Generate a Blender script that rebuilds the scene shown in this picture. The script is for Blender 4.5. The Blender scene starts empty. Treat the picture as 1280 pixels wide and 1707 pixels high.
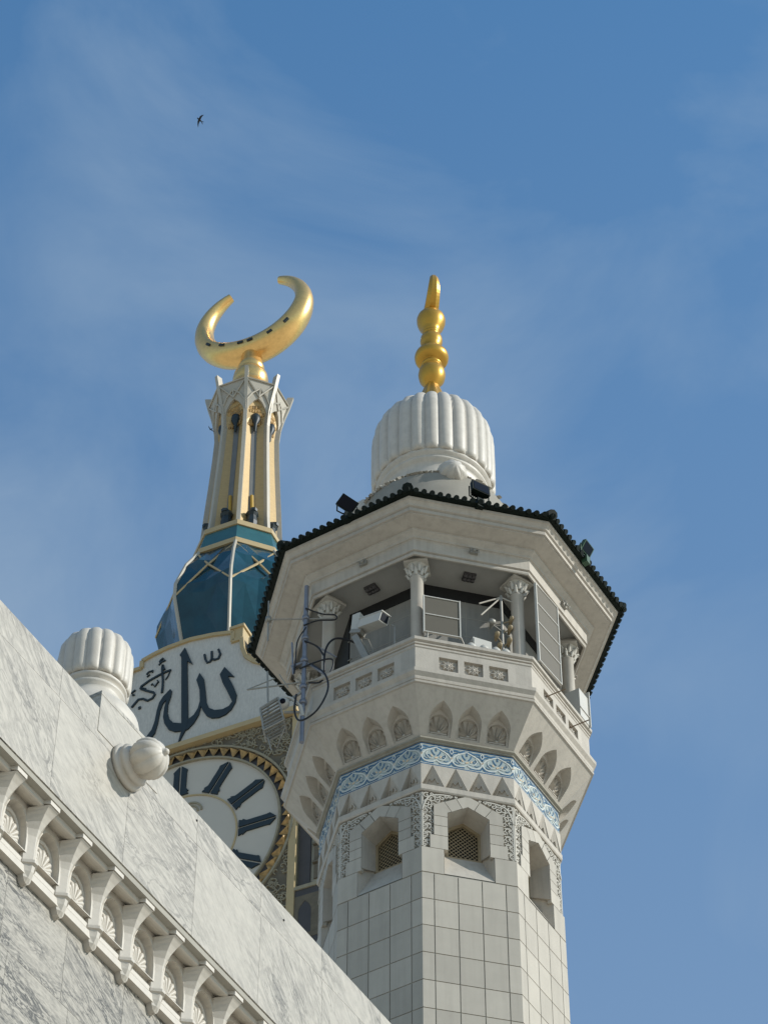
import bpy, math, random
from math import sin, cos, pi, radians, atan2, hypot, sqrt
from mathutils import Vector, Matrix
from mathutils.geometry import tessellate_polygon
random.seed(7)
S = bpy.context.scene
COL = S.collection

# ------------------------------------------------------------------ camera, sky, sun, exposure
EYE = 1.6
cam_d = bpy.data.cameras.new('camera'); cam = bpy.data.objects.new('camera', cam_d); COL.objects.link(cam)
cam.matrix_world = Matrix.Translation((0, 0, EYE)) @ Matrix.Rotation(radians(90 + 48.75), 4, 'X') @ Matrix.Rotation(radians(0.25), 4, 'Z')
cam_d.sensor_fit = 'VERTICAL'; cam_d.sensor_height = 36.0; cam_d.lens = 5000 / 1707 * 36.0
cam_d.clip_start = 0.5; cam_d.clip_end = 6000
S.camera = cam
SUN_AZ, SUN_EL = 76.0, 31.0      # azimuth measured from -Y towards +X
sd = Vector((sin(radians(SUN_AZ)) * cos(radians(SUN_EL)), -cos(radians(SUN_AZ)) * cos(radians(SUN_EL)), sin(radians(SUN_EL))))
sun_d = bpy.data.lights.new('sun', 'SUN'); sun_d.energy = 4.6; sun_d.angle = radians(0.55); sun_d.color = (1.0, 0.98, 0.93)
sun = bpy.data.objects.new('sun', sun_d); COL.objects.link(sun)
sun.rotation_euler = sd.to_track_quat('Z', 'Y').to_euler(); sun.location = (40, -10, 60)
W = bpy.data.worlds.new('World'); S.world = W; W.use_nodes = True
nt = W.node_tree; nt.nodes.clear()
def N(t, ty, **kw):
    n = t.nodes.new(ty)
    for k, v in kw.items(): setattr(n, k, v)
    return n
def L(t, a, b): t.links.new(a, b)
out = N(nt, 'ShaderNodeOutputWorld'); bg = N(nt, 'ShaderNodeBackground')
sky = N(nt, 'ShaderNodeTexSky'); sky.sky_type = 'NISHITA'; sky.sun_disc = False
sky.sun_elevation = radians(SUN_EL); sky.sun_rotation = atan2(sd.x, sd.y)
sky.air_density = 1.0; sky.dust_density = 0.6; sky.ozone_density = 1.0; sky.altitude = 280
tc = N(nt, 'ShaderNodeTexCoord')
mp = N(nt, 'ShaderNodeMapping'); mp.inputs['Rotation'].default_value = (0.9, 0.4, 0.2); mp.inputs['Location'].default_value = (1.3, 0.4, 2.1); mp.inputs['Scale'].default_value = (4.2, 6.0, 4.6)
L(nt, tc.outputs['Generated'], mp.inputs['Vector'])
n1 = N(nt, 'ShaderNodeTexNoise'); n1.inputs['Scale'].default_value = 1.6; n1.inputs['Detail'].default_value = 8; n1.inputs['Roughness'].default_value = 0.55; n1.inputs['Distortion'].default_value = 0.6
L(nt, mp.outputs[0], n1.inputs['Vector'])
n2 = N(nt, 'ShaderNodeTexNoise'); n2.inputs['Scale'].default_value = 0.7; n2.inputs['Detail'].default_value = 3
L(nt, mp.outputs[0], n2.inputs['Vector'])
mul = N(nt, 'ShaderNodeMath', operation='MULTIPLY'); L(nt, n1.outputs[0], mul.inputs[0]); L(nt, n2.outputs[0], mul.inputs[1])
rp = N(nt, 'ShaderNodeMapRange'); rp.inputs[1].default_value = 0.19; rp.inputs[2].default_value = 0.38; rp.inputs[3].default_value = 0.0; rp.inputs[4].default_value = 0.60
L(nt, mul.outputs[0], rp.inputs[0])
mix = N(nt, 'ShaderNodeMixRGB'); mix.inputs[2].default_value = (2.3, 3.05, 3.9, 1)
tint = N(nt, 'ShaderNodeMixRGB', blend_type='MULTIPLY'); tint.inputs[0].default_value = 1; tint.inputs[2].default_value = (0.66, 1.17, 1.38, 1); L(nt, sky.outputs[0], tint.inputs[1])
sx = N(nt, 'ShaderNodeSeparateXYZ'); L(nt, tc.outputs['Generated'], sx.inputs[0])
vl = N(nt, 'ShaderNodeMapRange'); vl.inputs[1].default_value = 0.88; vl.inputs[2].default_value = 0.45; vl.inputs[3].default_value = 0.0; vl.inputs[4].default_value = 0.54; L(nt, sx.outputs[2], vl.inputs[0])
veil = N(nt, 'ShaderNodeMixRGB'); veil.inputs[2].default_value = (2.45, 2.80, 3.25, 1); L(nt, vl.outputs[0], veil.inputs[0]); L(nt, tint.outputs[0], veil.inputs[1])
L(nt, rp.outputs[0], mix.inputs[0]); L(nt, veil.outputs[0], mix.inputs[1]); L(nt, mix.outputs[0], bg.inputs[0])
bg.inputs[1].default_value = 0.15; L(nt, bg.outputs[0], out.inputs[0])
S.view_settings.view_transform = 'Standard'; S.view_settings.look = 'None'; S.view_settings.exposure = 0.0; S.view_settings.gamma = 1.0
S.cycles.max_bounces = 6; S.cycles.diffuse_bounces = 4

# ------------------------------------------------------------------ materials
def mat(name, col, rough=0.6, metal=0.0, var=0.08, vscale=3.0, bump=0.0, bscale=30.0, island=0.0, streak=0.0, spec=0.4, stretch=(1, 1, 1)):
    m = bpy.data.materials.new(name); m.use_nodes = True; t = m.node_tree
    b = t.nodes['Principled BSDF']; b.inputs['Roughness'].default_value = rough; b.inputs['Metallic'].default_value = metal
    b.inputs['Specular IOR Level'].default_value = spec
    tc = N(t, 'ShaderNodeTexCoord'); mp = N(t, 'ShaderNodeMapping'); mp.inputs['Scale'].default_value = stretch
    L(t, tc.outputs['Object'], mp.inputs[0])
    n = N(t, 'ShaderNodeTexNoise'); n.inputs['Scale'].default_value = vscale; n.inputs['Detail'].default_value = 6; n.inputs['Roughness'].default_value = 0.65
    L(t, mp.outputs[0], n.inputs['Vector'])
    mr = N(t, 'ShaderNodeMapRange'); mr.inputs[1].default_value = 0.3; mr.inputs[2].default_value = 0.7; mr.inputs[3].default_value = 1 - var; mr.inputs[4].default_value = 1 + var
    L(t, n.outputs[0], mr.inputs[0]); fac = mr.outputs[0]
    if island:
        g = N(t, 'ShaderNodeNewGeometry'); mi = N(t, 'ShaderNodeMapRange'); mi.inputs[3].default_value = 1 - island; mi.inputs[4].default_value = 1 + island
        L(t, g.outputs['Random Per Island'], mi.inputs[0]); mm = N(t, 'ShaderNodeMath', operation='MULTIPLY')
        L(t, fac, mm.inputs[0]); L(t, mi.outputs[0], mm.inputs[1]); fac = mm.outputs[0]
    if streak:
        mp2 = N(t, 'ShaderNodeMapping'); mp2.inputs['Scale'].default_value = (9, 9, 0.55); L(t, tc.outputs['Object'], mp2.inputs[0])
        n3 = N(t, 'ShaderNodeTexNoise'); n3.inputs['Scale'].default_value = 1.0; n3.inputs['Detail'].default_value = 5; L(t, mp2.outputs[0], n3.inputs['Vector'])
        ms = N(t, 'ShaderNodeMapRange'); ms.inputs[1].default_value = 0.45; ms.inputs[2].default_value = 0.8; ms.inputs[3].default_value = 1; ms.inputs[4].default_value = 1 - streak
        L(t, n3.outputs[0], ms.inputs[0]); mm = N(t, 'ShaderNodeMath', operation='MULTIPLY'); L(t, fac, mm.inputs[0]); L(t, ms.outputs[0], mm.inputs[1]); fac = mm.outputs[0]
    vm = N(t, 'ShaderNodeVectorMath', operation='SCALE'); vm.inputs[0].default_value = col; L(t, fac, vm.inputs['Scale'])
    L(t, vm.outputs[0], b.inputs['Base Color'])
    if bump:
        nb = N(t, 'ShaderNodeTexNoise'); nb.inputs['Scale'].default_value = bscale; nb.inputs['Detail'].default_value = 4; L(t, tc.outputs['Object'], nb.inputs['Vector'])
        bp = N(t, 'ShaderNodeBump'); bp.inputs['Strength'].default_value = bump; bp.inputs['Distance'].default_value = 0.02
        L(t, nb.outputs[0], bp.inputs['Height']); L(t, bp.outputs[0], b.inputs['Normal'])
    return m
STONE = mat('cast_stone', (0.395, 0.355, 0.295), 0.75, var=0.08, vscale=2.5, bump=0.2, bscale=25, streak=0.16)
STONE_TILE = mat('stone_cladding', (0.37, 0.335, 0.275), 0.7, var=0.05, vscale=2, island=0.085, streak=0.12)
GROUT = mat('grout', (0.29, 0.27, 0.225), 0.9)
STONE_DARK = mat('shadow_brown_stone', (0.26, 0.24, 0.19), 0.85, var=0.15, vscale=6)  # brown shadow under the balcony soffit, put into the stone colour
CARVE = mat('carved_stone', (0.44, 0.41, 0.35), 0.8, var=0.05)
CARVE_BACK = mat('carved_ground', (0.24, 0.22, 0.18), 0.9)  # ground behind the foliage: recess shade painted in as a darker stone
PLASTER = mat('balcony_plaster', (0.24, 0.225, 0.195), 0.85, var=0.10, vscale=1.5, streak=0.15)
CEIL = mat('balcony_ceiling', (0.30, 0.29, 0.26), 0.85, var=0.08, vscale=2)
WHITE = mat('white_marble_carved', (0.465, 0.425, 0.36), 0.5, var=0.09, vscale=5, bump=0.08, bscale=40, streak=0.10)
ROOF = mat('glazed_green_tile', (0.005, 0.009, 0.006), 0.6, var=0.4, vscale=8, spec=0.15)
DARK = mat('dark_opening', (0.012, 0.012, 0.011), 0.9)
GOLD = mat('matte_gold_paint', (0.50, 0.275, 0.04), 0.36, metal=0.6, var=0.08, vscale=3)
GOLDT = mat('gold_mosaic', (0.80, 0.50, 0.18), 0.30, metal=0.8, var=0.10, vscale=1.4, bump=0.5, bscale=1.6)
GOLDL = mat('pale_gold_panel', (0.41, 0.305, 0.155), 0.5, metal=0.1, var=0.06, vscale=0.6)
GOLDR = mat('gold_relief', (0.33, 0.20, 0.07), 0.5, metal=0.15, var=0.5, vscale=1.2, bump=0.8, bscale=1.2)
FIN = mat('champagne_rib', (0.38, 0.34, 0.27), 0.5, metal=0.1, var=0.05, vscale=0.5)
GLASS = mat('blue_glass', (0.006, 0.038, 0.050), 0.12, metal=0.0, var=0.30, vscale=0.22, spec=0.5)
TEAL = mat('teal_glass', (0.03, 0.10, 0.105), 0.25, var=0.15, vscale=0.3)
SLOT = mat('grey_glass', (0.14, 0.135, 0.12), 0.3, var=0.1, vscale=0.4)
INK = mat('dark_teal_lettering', (0.014, 0.022, 0.024), 0.5, var=0.1, vscale=0.5)
DIAL = mat('dial_white', (0.45, 0.405, 0.335), 0.6, var=0.03, vscale=0.2)
TBEIGE = mat('tower_beige', (0.30, 0.275, 0.21), 0.8, var=0.1, vscale=0.5)
TGREY = mat('tower_grey', (0.055, 0.05, 0.048), 0.7, var=0.1, vscale=0.5)
TRELIEF = mat('tower_relief', (0.25, 0.215, 0.145), 0.8, var=0.15, vscale=1.2)
TRELG = mat('tower_relief_ground', (0.12, 0.10, 0.07), 0.9, var=0.2, vscale=1)
STEEL = mat('galvanised_pipe', (0.20, 0.21, 0.24), 0.45, metal=0.4, var=0.1, vscale=6)
GREYM = mat('grey_metal', (0.27, 0.255, 0.22), 0.5, metal=0.3, var=0.08, vscale=8)
LGREY = mat('light_grey_enamel', (0.45, 0.43, 0.38), 0.45, var=0.04)
PANELG = mat('grey_mesh_panel', (0.095, 0.083, 0.060), 0.7, var=0.05)
BLACK = mat('black_cable', (0.012, 0.012, 0.014), 0.5)
RUST = mat('rusty_rod', (0.16, 0.11, 0.07), 0.8)
LENS = mat('dark_glass_lens', (0.006, 0.007, 0.012), 0.3, spec=0.1)
BLUE = mat('blue_glaze', (0.045, 0.115, 0.20), 0.35, var=0.25, vscale=9)
PALE = mat('pale_glaze', (0.30, 0.34, 0.32), 0.4, var=0.15, vscale=7)
WGLZ = mat('white_glaze', (0.50, 0.51, 0.47), 0.4)
CORAL = mat('ochre_glaze', (0.55, 0.42, 0.28), 0.4)
BIRD = mat('bird_feathers', (0.012, 0.012, 0.012), 0.8)
GREENL = mat('green_lamp_body', (0.03, 0.07, 0.035), 0.5)
BRONZE = mat('bronze_lattice', (0.26, 0.20, 0.115), 0.6)

def marble(name, base, vein, ang, sc, strength=1.0, island=True):
    m = bpy.data.materials.new(name); m.use_nodes = True; t = m.node_tree
    b = t.nodes['Principled BSDF']; b.inputs['Roughness'].default_value = 0.42; b.inputs['Specular IOR Level'].default_value = 0.35
    tc = N(t, 'ShaderNodeTexCoord'); g = N(t, 'ShaderNodeNewGeometry')
    off = N(t, 'ShaderNodeVectorMath', operation='SCALE'); off.inputs[0].default_value = (17.0, 5.0, 11.0); L(t, g.outputs['Random Per Island'], off.inputs['Scale'])
    add = N(t, 'ShaderNodeVectorMath', operation='ADD'); L(t, tc.outputs['Object'], add.inputs[0]); L(t, off.outputs[0], add.inputs[1])
    vr = N(t, 'ShaderNodeVectorRotate', rotation_type='Y_AXIS')
    a = N(t, 'ShaderNodeMapRange'); a.inputs[3].default_value = ang - 0.32; a.inputs[4].default_value = ang + 0.32; L(t, g.outputs['Random Per Island'], a.inputs[0]); L(t, a.outputs[0], vr.inputs['Angle'])
    L(t, add.outputs[0], vr.inputs['Vector'])
    mp = N(t, 'ShaderNodeMapping'); mp.inputs['Scale'].default_value = (sc * 0.55, sc, sc * 1.9); L(t, vr.outputs[0], mp.inputs[0])
    # distorted vein fields: ridges of noise = thin lines
    def ridge(scale, det, dist, w, lo):
        n = N(t, 'ShaderNodeTexNoise'); n.inputs['Scale'].default_value = scale; n.inputs['Detail'].default_value = det; n.inputs['Distortion'].default_value = dist; n.inputs['Roughness'].default_value = 0.6
        L(t, mp.outputs[0], n.inputs['Vector'])
        s = N(t, 'ShaderNodeMath', operation='SUBTRACT'); s.inputs[1].default_value = 0.5; L(t, n.outputs[0], s.inputs[0])
        ab = N(t, 'ShaderNodeMath', operation='ABSOLUTE'); L(t, s.outputs[0], ab.inputs[0])
        r = N(t, 'ShaderNodeMapRange'); r.interpolation_type = 'SMOOTHSTEP'; r.inputs[1].default_value = 0; r.inputs[2].default_value = w; r.inputs[3].default_value = lo; r.inputs[4].default_value = 0
        L(t, ab.outputs[0], r.inputs[0]); return r.outputs[0]
    v1 = ridge(1.0, 6, 1.6, 0.030, 0.85 * strength); v2 = ridge(2.6, 8, 1.2, 0.07, 0.55 * strength); 
    big = N(t, 'ShaderNodeTexNoise'); big.inputs['Scale'].default_value = 0.8; big.inputs['Detail'].default_value = 3; L(t, mp.outputs[0], big.inputs['Vector'])
    msk = N(t, 'ShaderNodeMapRange'); msk.inputs[1].default_value = 0.38; msk.inputs[2].default_value = 0.66; L(t, big.outputs[0], msk.inputs[0])
    fine = N(t, 'ShaderNodeTexNoise'); fine.inputs['Scale'].default_value = 9; fine.inputs['Detail'].default_value = 9; fine.inputs['Roughness'].default_value = 0.75; L(t, mp.outputs[0], fine.inputs['Vector'])
    fr = N(t, 'ShaderNodeMapRange'); fr.inputs[1].default_value = 0.4; fr.inputs[2].default_value = 0.75; fr.inputs[3].default_value = 0; fr.inputs[4].default_value = 0.50 * strength; L(t, fine.outputs[0], fr.inputs[0])
    mx = N(t, 'ShaderNodeMath', operation='MAXIMUM'); L(t, v1, mx.inputs[0]); L(t, v2, mx.inputs[1])
    mu = N(t, 'ShaderNodeMath', operation='MULTIPLY'); L(t, mx.outputs[0], mu.inputs[0]); L(t, msk.outputs[0], mu.inputs[1])
    ad = N(t, 'ShaderNodeMath', operation='ADD'); ad.use_clamp = True; L(t, mu.outputs[0], ad.inputs[0]); L(t, fr.outputs[0], ad.inputs[1])
    c = N(t, 'ShaderNodeMixRGB'); c.inputs[1].default_value = (*base, 1); c.inputs[2].default_value = (*vein, 1); L(t, ad.outputs[0], c.inputs[0]); L(t, c.outputs[0], b.inputs['Base Color'])
    return m
MARBLE = marble('veined_marble', (0.405, 0.372, 0.312), (0.14, 0.13, 0.11), -0.62, 1.35, 1.05)
MARBLE_D = marble('grey_veined_marble', (0.35, 0.32, 0.265), (0.06, 0.057, 0.048), -0.35, 2.2, 1.5)

# ------------------------------------------------------------------ mesh builder
class MB:
    def __init__(s): s.v = []; s.f = []; s.sm = []; s.mi = []; s.cur = 0
    def add(s, V, F, smooth=False):
        o = len(s.v); s.v += [tuple(p) for p in V]; s.f += [[i + o for i in f] for f in F]; s.sm += [smooth] * len(F); s.mi += [s.cur] * len(F); return s
    def box(s, x0, x1, y0, y1, z0, z1):
        V = [(x, y, z) for z in (z0, z1) for y in (y0, y1) for x in (x0, x1)]
        return s.add(V, [(0, 2, 3, 1), (4, 5, 7, 6), (0, 1, 5, 4), (2, 6, 7, 3), (0, 4, 6, 2), (1, 3, 7, 5)])
    def obox(s, M, sx, sy, sz):
        V = [M @ Vector((x * sx / 2, y * sy / 2, z * sz / 2)) for z in (-1, 1) for y in (-1, 1) for x in (-1, 1)]
        return s.add(V, [(0, 2, 3, 1), (4, 5, 7, 6), (0, 1, 5, 4), (2, 6, 7, 3), (0, 4, 6, 2), (1, 3, 7, 5)])
    def plate(s, outer, holes, fn, d0, d1, back=False, holewalls=True):
        """polygon (s,z) with holes; front at d1, walls back to d0"""
        loops = [outer] + list(holes)
        tris = tessellate_polygon([[Vector((a, b, 0)) for a, b in l] for l in loops])
        flat = [p for l in loops for p in l]
        s.add([fn(a, b, d1) for a, b in flat], [tuple(t) for t in tris])
        if back: s.add([fn(a, b, d0) for a, b in flat], [tuple(t)[::-1] for t in tris])
        if d0 != d1:
            for i, l in enumerate(loops):
                if i and not holewalls: continue
                n = len(l); V = [fn(a, b, d1) for a, b in l] + [fn(a, b, d0) for a, b in l]
                s.add(V, [(j, (j + 1) % n, n + (j + 1) % n, n + j) for j in range(n)])
        return s
    def ribbon(s, pts, w, fn, d0, d1, taper=False):
        n = len(pts); Lp = []; Rp = []
        for i in range(n):
            a = pts[max(i - 1, 0)]; b = pts[min(i + 1, n - 1)]; dx, dy = b[0] - a[0], b[1] - a[1]; l = hypot(dx, dy) or 1
            ww = w / 2
            if taper: ww *= 1 - 0.75 * i / (n - 1)
            Lp.append((pts[i][0] - dy / l * ww, pts[i][1] + dx / l * ww)); Rp.append((pts[i][0] + dy / l * ww, pts[i][1] - dx / l * ww))
        V = [fn(*p, d1) for p in Lp] + [fn(*p, d1) for p in Rp] + [fn(*p, d0) for p in Lp] + [fn(*p, d0) for p in Rp]
        F = []
        for i in range(n - 1):
            F += [(i, i + 1, n + i + 1, n + i), (i, 2 * n + i, 2 * n + i + 1, i + 1), (n + i, n + i + 1, 3 * n + i + 1, 3 * n + i)]
        F += [(0, n, 3 * n, 2 * n), (n - 1, 3 * n - 1, 4 * n - 1, 2 * n - 1)]
        return s.add(V, F)
    def loft(s, loops, closed=True, cap0=False, cap1=False, smooth=False):
        n = len(loops[0]); V = [p for l in loops for p in l]; F = []
        for i in range(len(loops) - 1):
            for j in range(n if closed else n - 1):
                k = (j + 1) % n; F.append((i * n + j, i * n + k, (i + 1) * n + k, (i + 1) * n + j))
        s.add(V, F, smooth)
        if cap0: s.add(loops[0], [tuple(range(n))])
        if cap1: s.add(loops[-1], [tuple(range(n))])
        return s
    def lathe(s, prof, n=24, c=(0, 0), smooth=True, rf=None, M=None):
        loops = []
        for r, z in prof:
            lp = []
            for i in range(n):
                a = 2 * pi * i / n; rr = rf(r, z, a) if rf else r
                p = Vector((c[0] + rr * sin(a), c[1] - rr * cos(a), z)); lp.append(M @ p if M else p)
            loops.append(lp)
        return s.loft(loops, smooth=smooth)
    def tube(s, path, r, n=8, smooth=True):
        path = [Vector(p) for p in path]; loops = []; up = None
        for i, p in enumerate(path):
            d = (path[min(i + 1, len(path) - 1)] - path[max(i - 1, 0)]).normalized()
            if up is None: up = Vector((0, 0, 1)) if abs(d.z) < 0.9 else Vector((0, 1, 0))
            x = d.cross(up).normalized(); y = x.cross(d).normalized(); up = y
            rr = r[i] if isinstance(r, (list, tuple)) else r
            loops.append([p + x * (rr * cos(2 * pi * j / n)) + y * (rr * sin(2 * pi * j / n)) for j in range(n)])
        return s.loft(loops, cap0=True, cap1=True, smooth=smooth)
    def octring(s, prof, close=False):
        """octagon sweep of (circumradius, z); vertices at k*45 deg"""
        return s.loft([[(R * sin(radians(45 * k)), -R * cos(radians(45 * k)), z) for k in range(8)] for R, z in prof])
    def mesh(s, name, m):
        me = bpy.data.meshes.new(name); me.from_pydata(s.v, [], s.f); [me.materials.append(q) for q in (m if isinstance(m, (list, tuple)) else [m])]
        me.polygons.foreach_set('use_smooth', s.sm); me.polygons.foreach_set('material_index', s.mi); me.update(); return me
def crv(pts, n=6):
    """Catmull-Rom through points"""
    P = [Vector(p) for p in pts]; P = [2 * P[0] - P[1]] + P + [2 * P[-1] - P[-2]]; o = []
    for i in range(1, len(P) - 2):
        for j in range(n):
            t = j / n; a, b, c, d = P[i - 1:i + 3]
            o.append(0.5 * ((2 * b) + (c - a) * t + (2 * a - 5 * b + 4 * c - d) * t * t + (3 * b - a - 3 * c + d) * t ** 3))
    o.append(P[-2]); return [tuple(p) for p in o]
def root(name, label, cat, loc=(0, 0, 0), rz=0, group=None):
    o = bpy.data.objects.new(name, None); COL.objects.link(o); o.location = loc; o.rotation_euler = (0, 0, rz)
    o['label'] = label; o['category'] = cat; o.empty_display_size = 0.3
    if group: o['group'] = group
    return o
def part(name, me, parent, m=None, loc=(0, 0, 0), rz=0, label=None):
    if isinstance(me, MB): me = me.mesh(name, m)
    o = bpy.data.objects.new(name, me); COL.objects.link(o); o.parent = parent
    o.location = loc; o.rotation_euler = (0, 0, rz)
    if label: o['label'] = label
    return o
def fr(s_, z_, d): return (s_, -d, z_)        # frame of one octagon face: outward is -Y
HC = cos(radians(22.5))

# ------------------------------------------------------------------ ground
g = MB(); g.add([(-3000, -3000, 0), (3000, -3000, 0), (3000, 3000, 0), (-3000, 3000, 0)], [(0, 1, 2, 3)])
gr = part('ground', g, None, mat('pale_paving', (0.60, 0.53, 0.43), 0.7, var=0.06, vscale=0.5)); gr['kind'] = 'structure'

# ================================================================== MINARET
# local heights are measured from the eye, so every part sits EYE above the root at the ground
PHI = -0.157177
mn = root('minaret', 'white octagonal stone minaret with balcony, ribbed dome and gold finial', 'minaret', (1.2077, 47.9848, 0), PHI)
UP = (0, 0, EYE)
def face_at(name, me, parent, k, s_=0.0, m=None, label=None, d=0.0, z=EYE):
    """place a face-frame mesh on octagon face k (normal at 22.5+45k), shifted s_ along the face"""
    a = radians(22.5 + 45 * k)
    return part(name, me, parent, m, (cos(a) * s_ + sin(a) * d, sin(a) * s_ - cos(a) * d, z), a, label)
b = MB(); b.octring([(2.60, -EYE), (2.60, 40.80), (2.3, 40.80)])
part('shaft', b, mn, GROUT, UP)
b = MB(); DF = 2.62 * HC
for k in range(8):
    a = radians(22.5 + 45 * k); M = Matrix.Rotation(a, 4, 'Z')
    for r in range(17):
        z1 = 40.77 - 0.70 * r; z0 = z1 - 0.70; gp = 0.0105
        for c0, c1 in ((-1.0027, -0.75), (-0.75, -0.25), (-0.25, 0.25), (0.25, 0.75), (0.75, 1.0027)):
            x0 = c0 + (gp if c0 > -1 else 0); x1 = c1 - (gp if c1 < 1 else 0)
            V = [M @ Vector(p) for p in ((x0, -DF, z0 + gp), (x1, -DF, z0 + gp), (x1, -DF, z1 - gp), (x0, -DF, z1 - gp))]
            V2 = [M @ Vector(p) for p in ((x0, -DF + .03, z0 + gp), (x1, -DF + .03, z0 + gp), (x1, -DF + .03, z1 - gp), (x0, -DF + .03, z1 - gp))]
            b.add(V + V2, [(0, 1, 2, 3), (0, 4, 5, 1), (1, 5, 6, 2), (2, 6, 7, 3), (3, 7, 4, 0)])
part('shaft_cladding', b, mn, STONE_TILE, UP)
b = MB(); b.octring([(2.62, -EYE), (2.62, 28.85)]); part('lower_cladding', b, mn, STONE_TILE, UP)

# --- window storey
OPEN = [(-.53, 40.80), (.53, 40.80), (.53, 41.53), (.44, 41.53), (.44, 42.49), (0, 42.75), (-.44, 42.49), (-.44, 41.53), (-.53, 41.53)]
INNER = [(-.40, 41.70), (.40, 41.70), (.40, 41.74), (.37, 41.74), (.37, 42.46), (0, 42.70), (-.37, 42.46), (-.37, 41.74), (-.40, 41.74)]
DP = DF - 0.075
h = DP * math.tan(radians(22.5))
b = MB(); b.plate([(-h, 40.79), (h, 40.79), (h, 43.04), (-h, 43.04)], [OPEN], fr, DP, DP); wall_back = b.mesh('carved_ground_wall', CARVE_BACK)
b = MB()
def blk(P, mirror=True, g_=0.007):
    cx = sum(p[0] for p in P) / len(P); cz = sum(p[1] for p in P) / len(P)
    Q = []
    for x, z in P:
        dx, dz = cx - x, cz - z; Q.append((x + (g_ if dx > 0 else -g_) * (abs(x) < 1.0), z + (g_ if dz > 0 else -g_)))
    b.plate(Q, [], fr, DP - .02, DF)
    if mirror: b.plate([(-x, z) for x, z in Q][::-1], [], fr, DP - .02, DF)
blk([(.53, 40.78), (1.0027, 40.78), (1.0027, 41.46), (.53, 41.46)])
blk([(.44, 41.46), (.83, 41.46), (.83, 41.83), (.44, 41.83)])
blk([(.44, 41.83), (.745, 41.83), (.745, 42.10), (.44, 42.10)])
blk([(.44, 42.10), (.745, 42.10), (.745, 42.37), (.44, 42.37)])
blk([(.44, 42.37), (.745, 42.37), (.745, 42.68), (.51, 42.80), (.36, 42.54), (.44, 42.49)])
blk([(.36, 42.54), (.51, 42.80), (.25, 42.94), (.13, 42.675)])
blk([(.13, 42.675), (.25, 42.94), (0, 43.065), (-.25, 42.94), (-.13, 42.675), (0, 42.75)], False)
surround = b.mesh('window_surround', STONE_TILE)
b = MB(); b.loft([[fr(x, z, DF - .004) for x, z in OPEN], [fr(x, z, DF - .46) for x, z in INNER]]); reveal = b.mesh('window', STONE)
b = MB(); b.plate([(-.42, 41.66), (.42, 41.66), (.42, 42.5), (0, 42.78), (-.42, 42.5)], [], fr, DF - .60, DF - .60); wdark = b.mesh('window_void', DARK)
b = MB()
fo = [(-.39, 41.68), (.39, 41.68), (.39, 42.47), (0, 42.72), (-.39, 42.47)]; fi = [(-.315, 41.72), (.315, 41.72), (.315, 42.41), (0, 42.62), (-.315, 42.41)]
b.plate(fo, [fi], fr, DF - .52, DF - .45)
wframe = b.mesh('window_frame', BRONZE)
b = MB()
def clip_seg(p, q):
    # clip to |s|<.33 and under the pointed head
    res = []
    for i in range(41):
        t = i / 40; x = p[0] + (q[0] - p[0]) * t; z = p[1] + (q[1] - p[1]) * t
        if abs(x) <= .33 and 41.71 <= z <= 42.63 - abs(x) * .66: res.append((x, z))
    return (res[0], res[-1]) if len(res) > 1 else None
for i in range(-9, 20):
    for sg in (1, -1):
        x0 = -.9 + i * .098; sgm = clip_seg((sg * x0, 41.70), (sg * (x0 + 1.3 * .95), 42.95))
        if sgm: b.ribbon([sgm[0], sgm[1]], .015, fr, DF - .49, DF - .478 + .003 * sg)
grille = b.mesh('grille', BRONZE)
for k in range(8):
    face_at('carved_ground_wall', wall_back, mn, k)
    face_at('window_surround', surround, mn, k)
    w_ = face_at('window', reveal, mn, k)
    part('window_void', wdark, w_); part('window_frame', wframe, w_); part('grille', grille, w_)
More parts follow.
